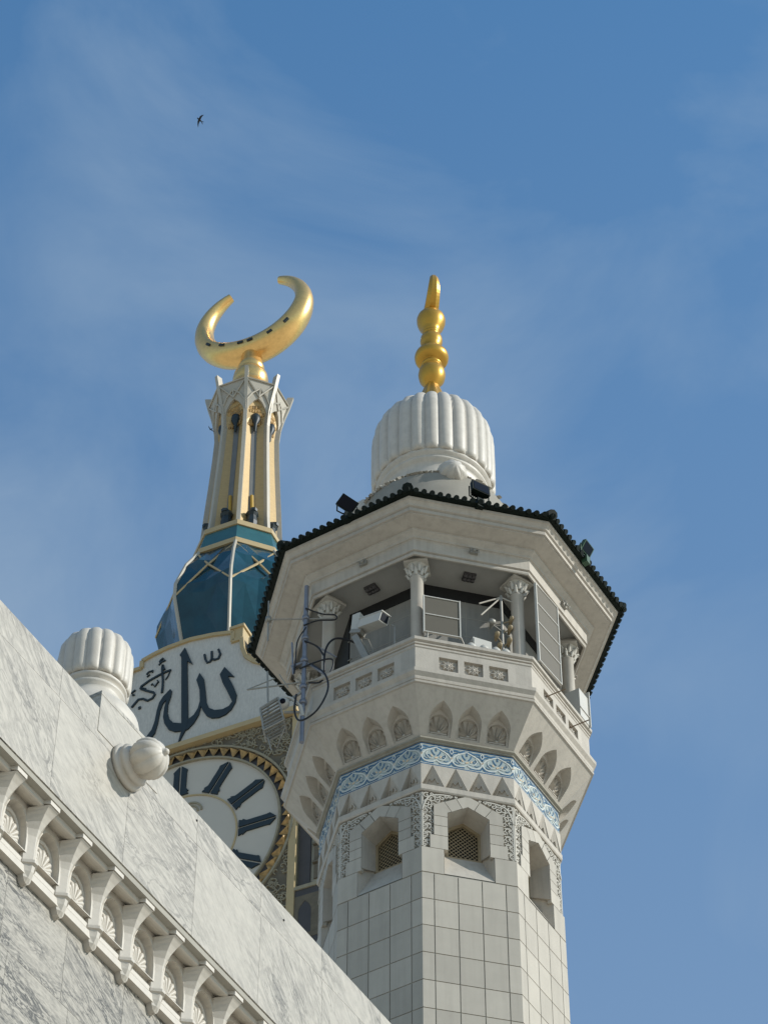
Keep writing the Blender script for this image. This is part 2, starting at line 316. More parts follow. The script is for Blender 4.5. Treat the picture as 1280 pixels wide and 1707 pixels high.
# carved foliage wrapping every corner (drawn on one half and mirrored over the arris)
b = MB()
def corner_map(side, dd=0.0):
    def f(u, z, d):
        s_ = (-h + u) if side > 0 else (h - u); a = radians(22.5 * side)
        return (cos(a) * s_ + sin(a) * d, sin(a) * s_ - cos(a) * d, z)
    return f
def spiral(cx, cz, r, a0, turns, sg=1, n=12):
    return [(cx + r * (1 - .8 * i / n) * cos(a0 + sg * turns * 2 * pi * i / n), cz + r * (1 - .8 * i / n) * sin(a0 + sg * turns * 2 * pi * i / n)) for i in range(n + 1)]
for side in (1, -1):
    f = corner_map(side); T = .024
    def rb(p, w=T, dd=.045): b.ribbon(p, w, f, DP - .01, DP + dd)
    z = 41.50
    for i in range(5):     # lower stem scrolls
        zc = 41.58 + i * .225
        rb([(.015, zc - .1), (.05, zc - .05), (.10, zc), (.07, zc + .07), (.015, zc + .11)], .022)
        rb(spiral(.12, zc + .05, .075, -1.5, 1.0, 1), .020); rb(spiral(.19, zc - .04, .06, 2.2, .9, -1), .018)
        rb([(.03, zc + .02), (.09, zc + .12), (.2, zc + .1)], .02)
        rb(spiral(.055, zc - .02, .035, .5, 1, -1), .016)
    for (u, zc, r, a0, sg) in ((.1, 42.72, .1, 0, 1), (.2, 42.84, .09, 2, -1), (.32, 42.82, .07, 3, 1), (.08, 42.92, .08, 1, 1), (.30, 42.95, .065, 0, -1), (.42, 42.90, .06, 2, 1), (.50, 42.96, .05, 1, -1), (.6, 42.965, .045, 0, 1), (.19, 42.97, .05, 4, 1), (.16, 42.62, .07, 5, -1), (.05, 42.6, .05, 2, 1), (.23, 42.70, .05, 2, 1), (.72, 42.99, .03, 2, 1)):
        rb(spiral(u, zc, r, a0, 1.1, sg), .022, .06)
    rb(crv([(.0, 42.5, 0), (.05, 42.7, 0), (.15, 42.9, 0), (.35, 42.98, 0), (.6, 43.0, 0)], 4) and [(p[0], p[1]) for p in crv([(.0, 42.5, 0), (.05, 42.7, 0), (.15, 42.9, 0), (.35, 42.98, 0), (.6, 43.0, 0)], 4)], .03, .065)
    for i in range(46):
        u = random.uniform(.01, .25); zz = random.uniform(41.5, 42.95); a_ = random.uniform(0, 6.28); l = .035
        rb([(u, zz), (u + l * cos(a_), zz + l * sin(a_))], .022, .03)
    rb([(0.002, 41.5), (0.002, 43.0)], .03, .05)
foliage = b.mesh('carved_foliage', CARVE)
for k in range(8): part('carved_foliage', foliage, mn, None, UP, radians(45 * k))
# ledge, spike band, tile frieze
b = MB(); b.octring([(2.4, 43.03), (2.625, 43.03), (2.645, 43.06), (2.645, 43.19), (2.63, 43.2), (2.3, 43.2)]); part('ledge', b, mn, STONE, UP)
b = MB(); D0 = 2.625 * HC; hw = D0 * math.tan(radians(22.5))
fl = [(-hw, 43.2)]; 
cs = [-.755, -.252, .252, .755]
for i in range(4):     # flush inverted triangles between the recessed spikes
    pass
def tri(a, b_, c): b.add([fr(*a), fr(*b_), fr(*c)], [(0, 1, 2)])
for i in range(5):
    xm = -1.007 + i * .5035; xl = max(xm - .25, -hw); xr = min(xm + .25, hw)
    if i == 0: tri((-hw, 43.2, D0), (xr, 43.79, D0), (-hw, 43.79, D0))
    elif i == 4: tri((hw, 43.2, D0), (hw, 43.79, D0), (xl, 43.79, D0))
    else: tri((xm, 43.2, D0), (xr, 43.79, D0), (xl, 43.79, D0))
for c in cs:
    q = .2515; dd = .115
    A_, B_, P_ = (c - q, 43.2, D0 - .25), (c + q, 43.2, D0 - .02), (c, 43.79, D0)
    Mb = (c + .05, 43.2, D0 - .14)
    tri(A_, Mb, P_); tri(Mb, B_, P_)
    tri((c - q, 43.2, D0), (c - q, 43.2, D0 - .25), P_); tri((c + q, 43.2, D0), P_, (c + q, 43.2, D0 - .02))
    # carved chevron lines standing on the spike
    for t0 in (.34,):
        pts = [(c - .12, 43.33), (c - .06, 43.47), (c, 43.40), (c + .06, 43.47), (c + .12, 43.33)]
        def slope(s_, z_, d):
            k_ = (43.79 - z_) / .59; u_ = (s_ - c) / max(.05, k_); return fr(s_, z_, D0 - k_ * (.135 - .46 * max(-.25, min(.25, u_))) + d)
        b.ribbon(pts, .03, slope, -.02, .022)
spikes = b.mesh('spike_band', STONE)
b = MB(); b.octring([(2.3, 43.79), (2.60, 43.79), (2.60, 44.43), (2.2, 44.43)]); fz = part('tile_frieze', b, mn, STONE, UP)
DT = 2.605 * HC; hT = DT * math.tan(radians(22.5))
b = MB(); b.plate([(-hT, 43.80), (hT, 43.80), (hT, 44.42), (-hT, 44.42)], [], fr, DT - .01, DT)
def tb(mi, p, w, lift): b.cur = mi; b.ribbon(p, w, fr, DT - .003, DT + lift)
def c3(P, n=4): return [(p[0], p[1]) for p in crv([(x, z, 0) for x, z in P], n)]
tb(1, [(-hT, 44.405), (hT, 44.405)], .028, .006); tb(1, [(-hT, 43.815), (hT, 43.815)], .022, .006)
tb(2, [(-hT, 44.375), (hT, 44.375)], .014, .006); tb(2, [(-hT, 43.84), (hT, 43.84)], .014, .006)
for i in range(3):
    c = -.668 + .668 * i
    for sg in (1, -1):
        def T_(mi, P, w, lift, smooth_=True, c=c, sg=sg): tb(mi, [(c + sg * x, z) for x, z in (c3(P) if smooth_ else P)], w, lift)
        T_(2, [(.0, 43.96), (.10, 43.90), (.24, 43.91), (.32, 44.02), (.26, 44.17), (.12, 44.27), (0, 44.33)], .026, .010)
        T_(1, [(.04, 44.36), (.14, 44.31), (.26, 44.33), (.334, 44.26)], .040, .008)
        T_(1, [(.20, 44.27), (.29, 44.24), (.334, 44.15)], .030, .008)
        T_(1, [(.06, 43.875), (.18, 43.865), (.28, 43.875), (.334, 43.97)], .026, .008)
        T_(1, spiral(.17, 44.07, .055, 0, 1, sg), .016, .008, False)
        T_(1, [(.03, 44.10), (.08, 44.17), (.10, 44.24)], .024, .008)
        T_(1, [(.26, 44.0), (.22, 43.96), (.16, 43.97)], .018, .008)
        T_(2, [(.05, 44.0), (.14, 43.99), (.22, 44.10), (.19, 44.18)], .015, .011)
        T_(2, [(.334, 44.36), (.30, 44.28), (.334, 44.2)], .016, .011)
        T_(3, [(.08, 44.05), (.115, 44.10)], .028, .009, False)
    tb(1, [(c, 44.22), (c, 44.36)], .030, .009); tb(3, [(c - .03, 44.02), (c + .03, 44.05)], .035, .010)
    tb(3, [(c + .31, 44.06), (c + .36, 44.10)], .03, .010)
frz = b.mesh('glazed_frieze_panel', [PALE, BLUE, WGLZ, CORAL])
for k in range(8):
    face_at('spike_band', spikes, mn, k); face_at('glazed_frieze_panel', frz, fz, k, z=0)
# --- corbelled soffit with shell niches
b = MB(); b.octring([(2.3, 44.43), (2.64, 44.43), (2.64, 44.47), (2.70, 44.49), (2.70, 44.53), (2.66, 44.55)]); part('soffit_moulding', b, mn, STONE_DARK, UP)
ZA, ZB, RA, RB = 44.55, 45.43, 2.66, 3.39
def dsl(z): return (RA + (RB - RA) * (z - ZA) / (ZB - ZA)) * HC
def hsl(z): return dsl(z) * math.tan(radians(22.5))
def sfr(s_, z_, d): return fr(s_, z_, dsl(z_) + d)
def pointed(c, hw_, z0, zs, z1, n=7):
    P = [(c - hw_, z0), (c + hw_, z0)]
    for i in range(n + 1): u = i / n; P.append((c + hw_ * (1 - u ** 2.1), zs + (z1 - zs) * u))
    for i in range(n - 1, -1, -1): u = i / n; P.append((c - hw_ * (1 - u ** 2.1), zs + (z1 - zs) * u))
    return P
NC = (-.635, 0.0, .635)
holes = [pointed(c, .255, 44.60, 44.88, 45.21) for c in NC]
b = MB(); b.plate([(-hsl(ZA), ZA), (hsl(ZA), ZA), (hsl(ZB), ZB), (-hsl(ZB), ZB)], holes, sfr, 0, 0); soff = b.mesh('soffit', STONE)
NO = pointed(0, .255, 44.60, 44.88, 45.21)
def dback(z): return dsl(44.60) - .03 + (z - 44.60) * .40
def bfr(s_, z_, d): return fr(s_, z_, dback(z_) + d)
b = MB(); b.loft([[sfr(x, z, 0) for x, z in NO], [bfr(x * .93, z - .02 * (z > 44.7), 0) for x, z in NO]])
ni = [(-.205, 44.65), (.205, 44.65)] + [(.205 * cos(pi * i / 14), 44.89 + .195 * sin(pi * i / 14)) for i in range(15)]
b.plate([(x * .93, z - .02 * (z > 44.7)) for x, z in NO], [ni], bfr, 0, 0); niche = b.mesh('shell_niche', STONE)
b = MB(); b.plate(ni, [], bfr, -.07, -.07); b.loft([[bfr(x, z, 0) for x, z in ni], [bfr(x, z, -.07) for x, z in ni]])
shellback = b.mesh('niche_back', STONE)
b = MB()
for i in range(7):
    a = radians(-66 + 22 * i); ln = .355 if abs(i - 3) < 2 else .27
    P = []
    for j in range(9):
        t = j / 8; w = .042 * sin(pi * min(1, t * .92 + .06)) ** .6 * (.4 + .75 * t)
        P.append((t, w))
    Lf = [(sin(a) * ln * t - cos(a) * w, 44.70 + cos(a) * ln * t + sin(a) * w) for t, w in P]; Rt = [(sin(a) * ln * t + cos(a) * w, 44.70 + cos(a) * ln * t - sin(a) * w) for t, w in P]
    C_ = [(sin(a) * ln * t, 44.70 + cos(a) * ln * t) for t, w in P]
    loops = [[bfr(*Lf[j], -.068), bfr(*C_[j], -.005), bfr(*Rt[j], -.068)] for j in range(9)]
    b.loft(loops, closed=False, smooth=False)
b.box(-.17, .17, -(dback(44.68) + .0), -(dback(44.68) - .07), 44.66, 44.69)
b.box(-.03, .03, -(dback(44.72) + .0), -(dback(44.72) - .06), 44.69, 44.74)
shell = b.mesh('shell', STONE)
for k in range(8):
    face_at('soffit', soff, mn, k)
    for c in NC:
        o = face_at('shell_niche', niche, mn, k, c); part('niche_back', shellback, o); part('shell', shell, o)
# --- cornice and parapet
b = MB(); b.octring([(3.36, 45.43), (3.43, 45.44), (3.44, 45.49), (3.40, 45.50), (3.40, 45.53), (3.42, 45.54), (3.425, 45.57), (3.43, 45.62), (3.50, 45.71), (3.505, 45.80), (3.48, 45.82), (3.375, 45.91), (3.2, 45.91)]); part('cornice', b, mn, STONE, UP)
DQ = 3.375 * HC; hq = DQ * math.tan(radians(22.5))
SQ = [(c - .21, c + .21) for c in (-.555, 0, .555)]
b = MB(); b.plate([(-hq, 45.90), (hq, 45.90), (hq, 46.535), (-hq, 46.535)], [[(x0, 45.955), (x1, 45.955), (x1, 46.345), (x0, 46.345)] for x0, x1 in SQ], fr, DQ - .08, DQ); par = b.mesh('parapet_panel', STONE)
b = MB(); b.octring([(3.375, 46.53), (3.385, 46.54), (3.395, 46.55), (3.395, 46.60), (3.37, 46.605), (3.37, 46.625), (3.41, 46.635), (3.415, 46.67), (3.39, 46.675), (3.39, 46.69), (3.455, 46.72), (3.46, 46.80), (3.10, 46.80), (3.10, 46.0), (2.5, 46.0)]); part('parapet_coping', b, mn, STONE, UP)
b = MB(); b.box(-.21, .21, .0, .01, -.195, .195)
star = []
for i in range(16):
    r = .16 if i % 2 == 0 else .085; a = pi / 8 * i; star.append((r * cos(a), r * sin(a)))
b.plate(star, [], lambda s_, z_, d: (s_, -d, z_), 0, .025)
for i in range(8):
    a = pi / 4 * i + pi / 8; b.lathe([(0.001, .05), (.022, .04), (.032, .02), (.032, .0)], 8, (0, 0), True, M=Matrix.Translation((.09 * cos(a), 0, .09 * sin(a))) @ Matrix.Rotation(pi / 2, 4, 'X'))
b.lathe([(0.001, .075), (.03, .065), (.045, .03), (.05, 0)], 10, (0, 0), True, M=Matrix.Rotation(pi / 2, 4, 'X'))
for i in range(8):
    a = pi / 4 * i; b.ribbon([(.04 * cos(a), .04 * sin(a)), (.155 * cos(a), .155 * sin(a))], .025, lambda s_, z_, d: (s_, -d, z_), 0, .05, True)
starm = b.mesh('star_panel', STONE)
for k in range(8):
    face_at('parapet_panel', par, mn, k)
    for c in (-.555, 0, .555): face_at('star_panel', starm, mn, k, c, d=DQ - .075, z=EYE + 46.15)
# --- columns
b = MB(); b.lathe([(.19, 46.8), (.19, 46.86), (.15, 46.9), (.145, 46.95), (.145, 49.02), (.165, 49.04), (.165, 49.07), (.14, 49.09)], 20)
colm = b.mesh('column', STONE)
b = MB(); b.lathe([(.145, 49.07), (.16, 49.2), (.2, 49.33), (.25, 49.42)], 16)
for ring_, (z0, n_, ln) in enumerate(((49.08, 8, .16), (49.17, 8, .19))):
    for i in range(n_):
        a = 2 * pi * (i + .5 * ring_) / n_; c_, s_ = sin(a), -cos(a)
        P = [(c_ * (.15 + .02 * ring_), s_ * (.15 + .02 * ring_), z0), (c_ * (.19 + .03 * ring_), s_ * (.19 + .03 * ring_), z0 + ln * .6), (c_ * (.235 + .04 * ring_), s_ * (.235 + .04 * ring_), z0 + ln * .95), (c_ * (.26 + .04 * ring_), s_ * (.26 + .04 * ring_), z0 + ln * .8)]
        b.tube(P, [.04, .045, .03, .012], 6)
b.box(-.27, .27, -.27, .27, 49.41, 49.47); b.box(-.22, .22, -.22, .22, 49.47, 49.60)
capm = b.mesh('capital', CARVE)
for k in range(8):
    a = radians(45 * k); o = part('column', colm, mn, None, (3.0 * sin(a), -3.0 * cos(a), EYE), a); part('capital', capm, o)
# --- inner drum and ceiling
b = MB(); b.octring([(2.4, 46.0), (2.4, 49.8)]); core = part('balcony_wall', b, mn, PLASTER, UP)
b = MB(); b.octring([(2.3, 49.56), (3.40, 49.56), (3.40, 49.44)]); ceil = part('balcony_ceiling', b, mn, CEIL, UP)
DC = 2.4 * HC
b = MB()
for z in (46.9, 47.5, 48.1, 48.7): b.box(-.99, .99, -DC - .004, -DC + .01, z, z + .02)
for x in (-.55, .1, .62): b.box(x, x + .018, -DC - .005, -DC + .01, 46.3, 49.3)
jn = b.mesh('wall_joints', GROUT)
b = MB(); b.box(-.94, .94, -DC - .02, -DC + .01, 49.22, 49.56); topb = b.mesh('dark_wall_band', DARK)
for k in range(8):
    face_at('wall_joints', jn, core, k, z=0); face_at('dark_wall_band', topb, core, k, z=0)
b = MB(); b.box(-.86, .86, -DC - .03, -DC + .01, 46.0, 49.5); me = b.mesh('doorway', DARK)
for k in (6, 2): face_at('doorway', me, core, k, z=0)
# --- entablature, eaves
b = MB(); b.octring([(3.38, 49.56), (3.39, 49.44), (3.44, 49.43), (3.455, 49.46), (3.455, 49.505), (3.43, 49.52), (3.43, 49.54), (3.485, 49.55), (3.485, 49.86), (3.50, 49.87), (3.50, 49.89), (3.54, 49.90), (3.55, 49.95), (3.60, 49.99), (3.66, 50.03), (3.665, 50.07), (3.72, 50.075), (4.03, 50.16), (4.03, 50.19), (4.085, 50.195), (4.09, 50.285), (4.07, 50.29), (4.07, 50.31), (4.13, 50.33), (4.15, 50.38), (4.20, 50.43), (4.235, 50.44), (4.24, 50.50), (4.1, 50.53)])
part('entablature', b, mn, STONE, UP)
b = MB(); b.octring([(4.05, 50.51), (4.38, 50.53), (4.38, 50.56), (2.1, 51.75), (2.0, 52.6), (1.6, 52.8)]); rf = part('roof', b, mn, ROOF, UP)
b = MB(); DE = 4.37 * HC; he = DE * math.tan(radians(22.5))
nt_ = 18
for i in range(nt_ + 1):
    x = -he + 2 * he * i / nt_; x0 = x * (1 - .55 / DE)
    jz = random.uniform(-.014, .014)
    b.tube([(x, -DE - .045, 50.545 + jz), (x, -DE, 50.575 + jz), (x * (1 - 1.6 / DE), -DE + 1.6, 51.35)], [.062, .064, .058], 10)
b.tube([(-he * 1.005, -DE * 1.005, 50.60), (-he * .5, -DE * .5, 51.75)], [.13, .1], 8)
tl = b.mesh('roof_tiles', ROOF)
for k in range(8): face_at('roof_tiles', tl, rf, k, z=0)
# small junction boxes fixed on frieze and ceiling
b = MB(); b.box(-.09, .09, -.07, 0, -.06, .06); b.tube([(-.08, -.07, 0), (-.12, -.12, .02), (-.05, -.14, 0)], .012, 6); b.tube([(.05, -.07, .03), (.1, -.13, .0), (.11, -.09, -.06)], .012, 6)
b.lathe([(.035, 0), (.035, .05), (0.001, .055)], 8, M=Matrix.Translation((.0, -.07, 0)) @ Matrix.Rotation(pi / 2, 4, 'X'))
jb = b.mesh('wall_lamp', GREYM)
for k, lab in ((7, None), (0, None), (1, None), (2, None)):
    face_at('wall_lamp', jb, mn, k, .04 if k != 1 else .2, d=3.485 * HC, z=EYE + 49.78)
b = MB(); b.box(-.14, .14, -.12, .12, -.06, 0)
for i in range(3):
    for j in range(2): b.lathe([(.001, -.11), (.05, -.1), (.05, -.05)], 8, (-.09 + i * .09, -.05 + j * .1))
cl = b.mesh('ceiling_lamp', TGREY)
for x, y in ((-1.10, -2.45), (1.10, -2.48), (2.6, -.6)): part('ceiling_lamp', cl, mn, None, (x, y, EYE + 49.555), atan2(x, -y))
# --- dome
def flute(amp, nf):
    return lambda r, z, a: r - amp * (1 - abs(sin(nf * a / 2)) ** .7)
nfl = 26; b = MB()
prof = [(1.36, 55.50), (1.44, 55.44), (1.50, 55.48), (1.53, 55.60), (1.535, 56.2), (1.53, 56.9), (1.51, 57.25), (1.45, 57.5), (1.33, 57.75), (1.15, 57.97), (.9, 58.15), (.6, 58.28), (.3, 58.35), (.02, 58.37)]
b.lathe(prof, nfl * 10, rf=lambda r, z, a: r - min(.10, r * .2) * (1 - abs(sin(nfl * a / 2)) ** .62))
part('dome', b, mn, WHITE, UP)
b = MB(); b.lathe([(1.30, 55.6), (1.40, 55.50), (1.425, 55.44), (1.42, 55.38), (1.35, 55.34), (1.33, 55.30), (1.36, 55.26), (1.355, 55.21), (1.29, 55.17), (1.26, 55.10), (1.25, 55.0), (1.255, 54.85), (1.28, 54.7), (1.33, 54.58), (1.36, 54.54)], 72)
dr = part('dome_drum', b, mn, WHITE, UP)
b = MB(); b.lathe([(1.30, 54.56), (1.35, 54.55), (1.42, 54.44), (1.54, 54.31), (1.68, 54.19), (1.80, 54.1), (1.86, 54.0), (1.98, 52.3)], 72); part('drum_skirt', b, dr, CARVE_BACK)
b = MB()
def drum_map(s_, z_, d):
    R_ = 1.36 + (54.54 - z_) * 1.02; a = s_ / 1.6; return ((R_ + d) * sin(a), -(R_ + d) * cos(a), z_)
for i in range(230):
    s0 = i / 230 * 2 * pi * 1.6; zc = 54.05 + random.uniform(0, .42)
    b.ribbon(spiral(s0, zc, random.uniform(.06, .10), random.uniform(0, 6), 1, random.choice((1, -1)), 7), .028, drum_map, -.04, .05)
part('drum_foliage', b, dr, CARVE)
b = MB(); Mx = Matrix.Rotation(radians(90), 4, 'X')
b.lathe([(.42, .0), (.43, .08), (.37, .14), (.36, .2), (.38, .3), (.36, .42), (.27, .55), (.14, .64), (.03, .67), (.001, .67)], 64, rf=lambda r, z, a: r * (1 - .20 * (1 - abs(sin(4 * (a + z * 1.6))) ** .7)) if z > .14 else r, M=Mx)
boss = b.mesh('fluted_boss', WHITE)
for k in (0, 2, 4, 6): face_at('fluted_boss', boss, mn, k, d=1.42, z=EYE + 54.16)
# --- finial
b = MB()
b.lathe([(.62, 58.2), (.58, 58.32), (.45, 58.5), (.36, 58.9), (.29, 59.2), (.20, 59.5), (.15, 59.62)], 32, rf=lambda r, z, a: r * (1 - .14 * (1 - abs(sin(4 * a)))))
b.lathe([(.14, 59.6), (.24, 59.70), (.325, 59.85), (.35, 60.02), (.33, 60.18), (.25, 60.33), (.20, 60.36), (.255, 60.385), (.265, 60.43), (.255, 60.47), (.20, 60.495), (.25, 60.52), (.38, 60.57), (.43, 60.66), (.44, 60.75), (.42, 60.84), (.33, 60.93), (.23, 60.97), (.20, 61.0), (.235, 61.04), (.24, 61.12), (.20, 61.17), (.27, 61.28), (.29, 61.42), (.275, 61.55), (.20, 61.66), (.17, 61.68), (.215, 61.71), (.22, 61.74), (.18, 61.765), (.225, 61.79), (.22, 61.84), (.26, 61.93), (.33, 62.05), (.37, 62.2), (.375, 62.33), (.35, 62.43), (.30, 62.48), (.31, 62.5), (.25, 62.54), (.16, 62.58), (.12, 62.7)], 32)
fin = part('finial', b, mn, GOLD, UP)
b = MB(); loops = []
for i in range(41):      # crescent set nearly edge-on to the viewer, horns up
    t = radians(24 + 312 * i / 40); e = sin(pi * i / 40) ** .85; cw = .012 + .165 * e; th = .03 + .15 * e
    R_ = .62 - cw * .5; cx_, cz_ = sin(t) * R_, cos(t) * R_ + 63.24
    lp = []
    for j in range(8):
        q = 2 * pi * j / 8 + pi / 8; lp.append((th * cos(q) * 1.1, (cx_ + sin(t) * cw * sin(q)), cz_ + cos(t) * cw * sin(q)))
    loops.append(lp)
b.loft(loops, cap0=True, cap1=True, smooth=False)
part('crescent', b, fin, GOLD, (0, 0, 0), radians(17))

# ================================================================== things on the minaret
CP, SP = cos(PHI), sin(PHI)
def mw(x, y, z): return (1.2077 + CP * x - SP * y, 47.9848 + SP * x + CP * y, z + EYE)
def face_pt(k, s_, d, z):
    a = radians(22.5 + 45 * k); return mw(cos(a) * s_ + sin(a) * d, sin(a) * s_ - cos(a) * d, z), PHI + a
# floodlights on the roof
def flood(lab, loc, rz, tilt, m, sc=1.0, roll=0):
    o = root('floodlight', lab, 'floodlight', loc, rz, 'floodlights on the tiled roof'); o.scale = (sc,) * 3
    R_ = Matrix.Translation((0, 0, .42)) @ Matrix.Rotation(radians(roll), 4, 'Y') @ Matrix.Rotation(radians(tilt), 4, 'X')
    b = MB(); b.loft([[R_ @ Vector((x * w, y, z * w * .72)) for x, z in ((-1, -1), (1, -1), (1, 1), (-1, 1))] for y, w in ((-.12, .27), (-.10, .27), (.02, .25), (.14, .15), (.16, .15))], cap0=True, cap1=True)
    for i in range(5): b.obox(R_ @ Matrix.Translation((-.12 + i * .06, .15, 0)), .012, .1, .2)
    part('housing', b, o, m)
    b = MB(); b.obox(R_ @ Matrix.Translation((0, -.125, 0)), .46, .01, .33); part('lamp_glass', b, o, LENS)
    b = MB(); b.tube([(-.3, 0, .42), (-.3, 0, .05), (-.15, 0, 0), (.15, 0, 0), (.3, 0, .05), (.3, 0, .42)], .022, 6); b.box(-.1, .1, -.1, .1, -.3, .02); part('bracket', b, o, m)
    return o
p, a = face_pt(7, .05, 3.98, 50.72); flood('black floodlight on the left roof slope of the minaret, tipped to the side', p, a + .9, 35, ROOF, .8, 28)
p, a = face_pt(0, 0, 3.95, 50.72); flood('black floodlight on the eaves just below the ribbed dome', p, a + .3, -5, ROOF, .85)
p, a = face_pt(1, -.15, 4.05, 50.62); flood('greenish floodlight on the right slope of the tiled roof', p, a, 30, GREENL, .7)
# camera on the balcony
(px, py, pz), a = face_pt(7, 0, 3.05, 46.8)
cc = root('surveillance_camera', 'large pale grey surveillance camera on bent bracket behind the balcony parapet', 'camera', (px, py, pz), a)
def seg_box(b, P, Q, w, t):
    P, Q = Vector(P), Vector(Q); d = Q - P; l = d.length; R_ = d.to_track_quat('Z', 'Y').to_matrix().to_4x4(); b.obox(Matrix.Translation((P + Q) / 2) @ R_, w, t, l)
b = MB(); seg_box(b, (.14, 0, -.2), (-.25, .0, .92), .17, .15); b.obox(Matrix.Translation((-.20, -.02, 1.0)) @ Matrix.Rotation(.45, 4, 'Y'), .30, .2, .10); part('bracket_arm', b, cc, GREYM)
b = MB(); seg_box(b, (-.24, 0, 1.06), (-.20, 0, 1.58), .17, .2); b.lathe([(.001, .05), (.07, .03), (.085, -.02)], 10, M=Matrix.Translation((-.20, 0, 1.58))); part('pan_head', b, cc, LGREY)
b = MB(); A_ = Vector((-.05, -.04, 1.14)); B_ = Vector((.60, -.20, .88)); seg_box(b, A_, B_, .25, .24); d = (B_ - A_).normalized()
seg_box(b, A_ + Vector((0, 0, .135)), B_ + d * .07 + Vector((0, 0, .135)), .28, .02)
hs = part('housing', b, cc, LGREY)
b = MB(); seg_box(b, B_ + d * .001, B_ + d * .012, .20, .19); part('lens_window', b, hs, LENS)
b = MB(); b.tube([(.74, .0, -.1), (.74, .0, .72), (.66, -.02, .80)], .02, 6); b.tube([(-.2, .1, .95), (-.0, .1, .8), (.15, .1, .3), (.3, .1, 0)], .016, 6); part('cable', b, cc, GREYM)
# framed mesh screens
def screen(lab, k, s0, s1, z0, z1, d, rows, tilt):
    p, a = face_pt(k, (s0 + s1) / 2, d, z0); o = root('mesh_screen', lab, 'screen', p, a + tilt, 'framed mesh screens on the balcony'); w = (s1 - s0) / 2; hh = z1 - z0
    b = MB(); b.box(-w, w, -.01, .01, 0, hh); part('mesh_sheet', b, o, PANELG)
    b = MB()
    for x in (-w, w): b.box(x - .014, x + .014, -.03, .03, -.02, hh + .02)
    for i in range(rows + 1): b.box(-w + .022, w - .022, -.028, .028, hh * i / rows - .011, hh * i / rows + .011)
    part('frame', b, o, LGREY)
    b = MB(); b.tube([(-w * .8, 0, -.02), (-w * .8, .1, z0 * 0 + 46.8 - z0)], .02, 6); b.tube([(w, 0, .05), (w + .25, .2, 46.8 - z0)], .015, 6); part('stay', b, o, GREYM)
screen('low two-pane grey mesh screen beside the front balcony column', 0, -1.08, -.27, 47.1, 48.22, 3.08, 2, 0)
screen('tall four-pane grey mesh screen on the right side of the balcony', 1, -1.12, -.22, 46.85, 49.3, 3.25, 4, -.05)
# white dome lamps along the parapet top
for i, (s_, lab) in enumerate(((-.01, 'white dome lamp on the parapet top, the one nearest the low mesh screen'), (.27, 'white dome lamp on the parapet top, in front of the small white box'), (.54, 'white dome lamp on the parapet top, third from the low screen'), (.76, 'white dome lamp on the parapet top, closest to the right-hand column'))):
    p, a = face_pt(0, s_, 3.0, 46.8); o = root('dome_lamp', lab, 'lamp', p, a + .4 * i, 'white dome lamps on the parapet')
    b = MB(); b.lathe([(.11, .06), (.12, .1), (.11, .17), (.07, .235), (.001, .26)], 14); part('dome_cover', b, o, LGREY)
    b = MB(); b.lathe([(.07, 0), (.07, .06), (.13, .065), (.13, .09), (.1, .09)], 14); part('lamp_base', b, o, GREYM)
p, a = face_pt(0, .24, 2.85, 46.8); o = root('equipment_box', 'small white box standing behind the lamps on the front parapet', 'box', p, a + .15)
b = MB(); b.box(-.22, .22, -.12, .12, 0, .50); part('case', b, o, LGREY); b = MB(); b.box(-.2, .2, -.135, -.122, .03, .46); part('lid', b, o, LGREY)
p, a = face_pt(1, .98, 3.05, 46.8); o = root('equipment_box', 'large white cabinet at the far right end of the balcony parapet', 'box', p, a)
b = MB(); b.box(-.2, .2, -.16, .2, 0, .85); part('case', b, o, LGREY); b = MB(); b.box(.2, .225, -.2, .22, -.05, 1.05); b.box(-.2, .2, -.18, -.165, .25, .28); part('side_plate', b, o, LGREY)
# horn-speaker stand behind the right-hand front column
p, a = face_pt(0, .78, 2.75, 46.0); o = root('equipment_stand', 'cluttered pale pole with slanting arms and lamps beside the right front column', 'stand', p, a)
b = MB(); b.tube([(0, 0, 0), (0, 0, 3.05)], .035, 8); part('pole', b, o, GREYM)
b = MB()
for q in ((-.52, -.05, 2.62), (-.5, -.1, 2.2), (.35, -.1, 2.75)): b.tube([(0, 0, 3.0), q], .02, 6)
part('arm', b, o, STONE)
for q, r_ in (((-.26, -.08, 2.0), .09), ((.16, -.05, 1.95), .06), ((-.16, -.1, 1.62), .06), ((.12, -.1, 1.5), .06), ((-.1, -.08, 1.3), .06), ((.2, -.05, 2.25), .05)):
    b = MB(); b.lathe([(.03, -.12), (.05, -.02), (r_, .05), (r_ * .8, .1), (.001, .12)], 10, M=Matrix.Translation(q) @ Matrix.Rotation(1.2, 4, 'X')); b.tube([q, (0, 0, q[2] - .1)], .015, 5); part('lamp_head', b, o, GREYM if r_ > .085 else BRONZE)
# two rods on right parapet
for lab, s0, s1, z0, z1 in (('thin rusty rod leaning out over the leftmost star panel of the right parapet', -.62, -.52, 46.22, 46.34), ('thin rusty rod leaning out over the rightmost star panel of the right parapet', .42, .52, 46.16, 46.28)):
    p, a = face_pt(1, s0, DQ, z0); o = root('metal_rod', lab, 'rod', p, a, 'rods on the right parapet')
    b = MB(); b.tube([(0, .08, 0), (.08, -.42, .08)], .014, 6); part('rod', b, o, RUST); b = MB(); b.lathe([(.03, 0), (.03, .03), (.001, .035)], 8, M=Matrix.Rotation(pi / 2, 4, 'X')); part('socket', b, o, RUST)
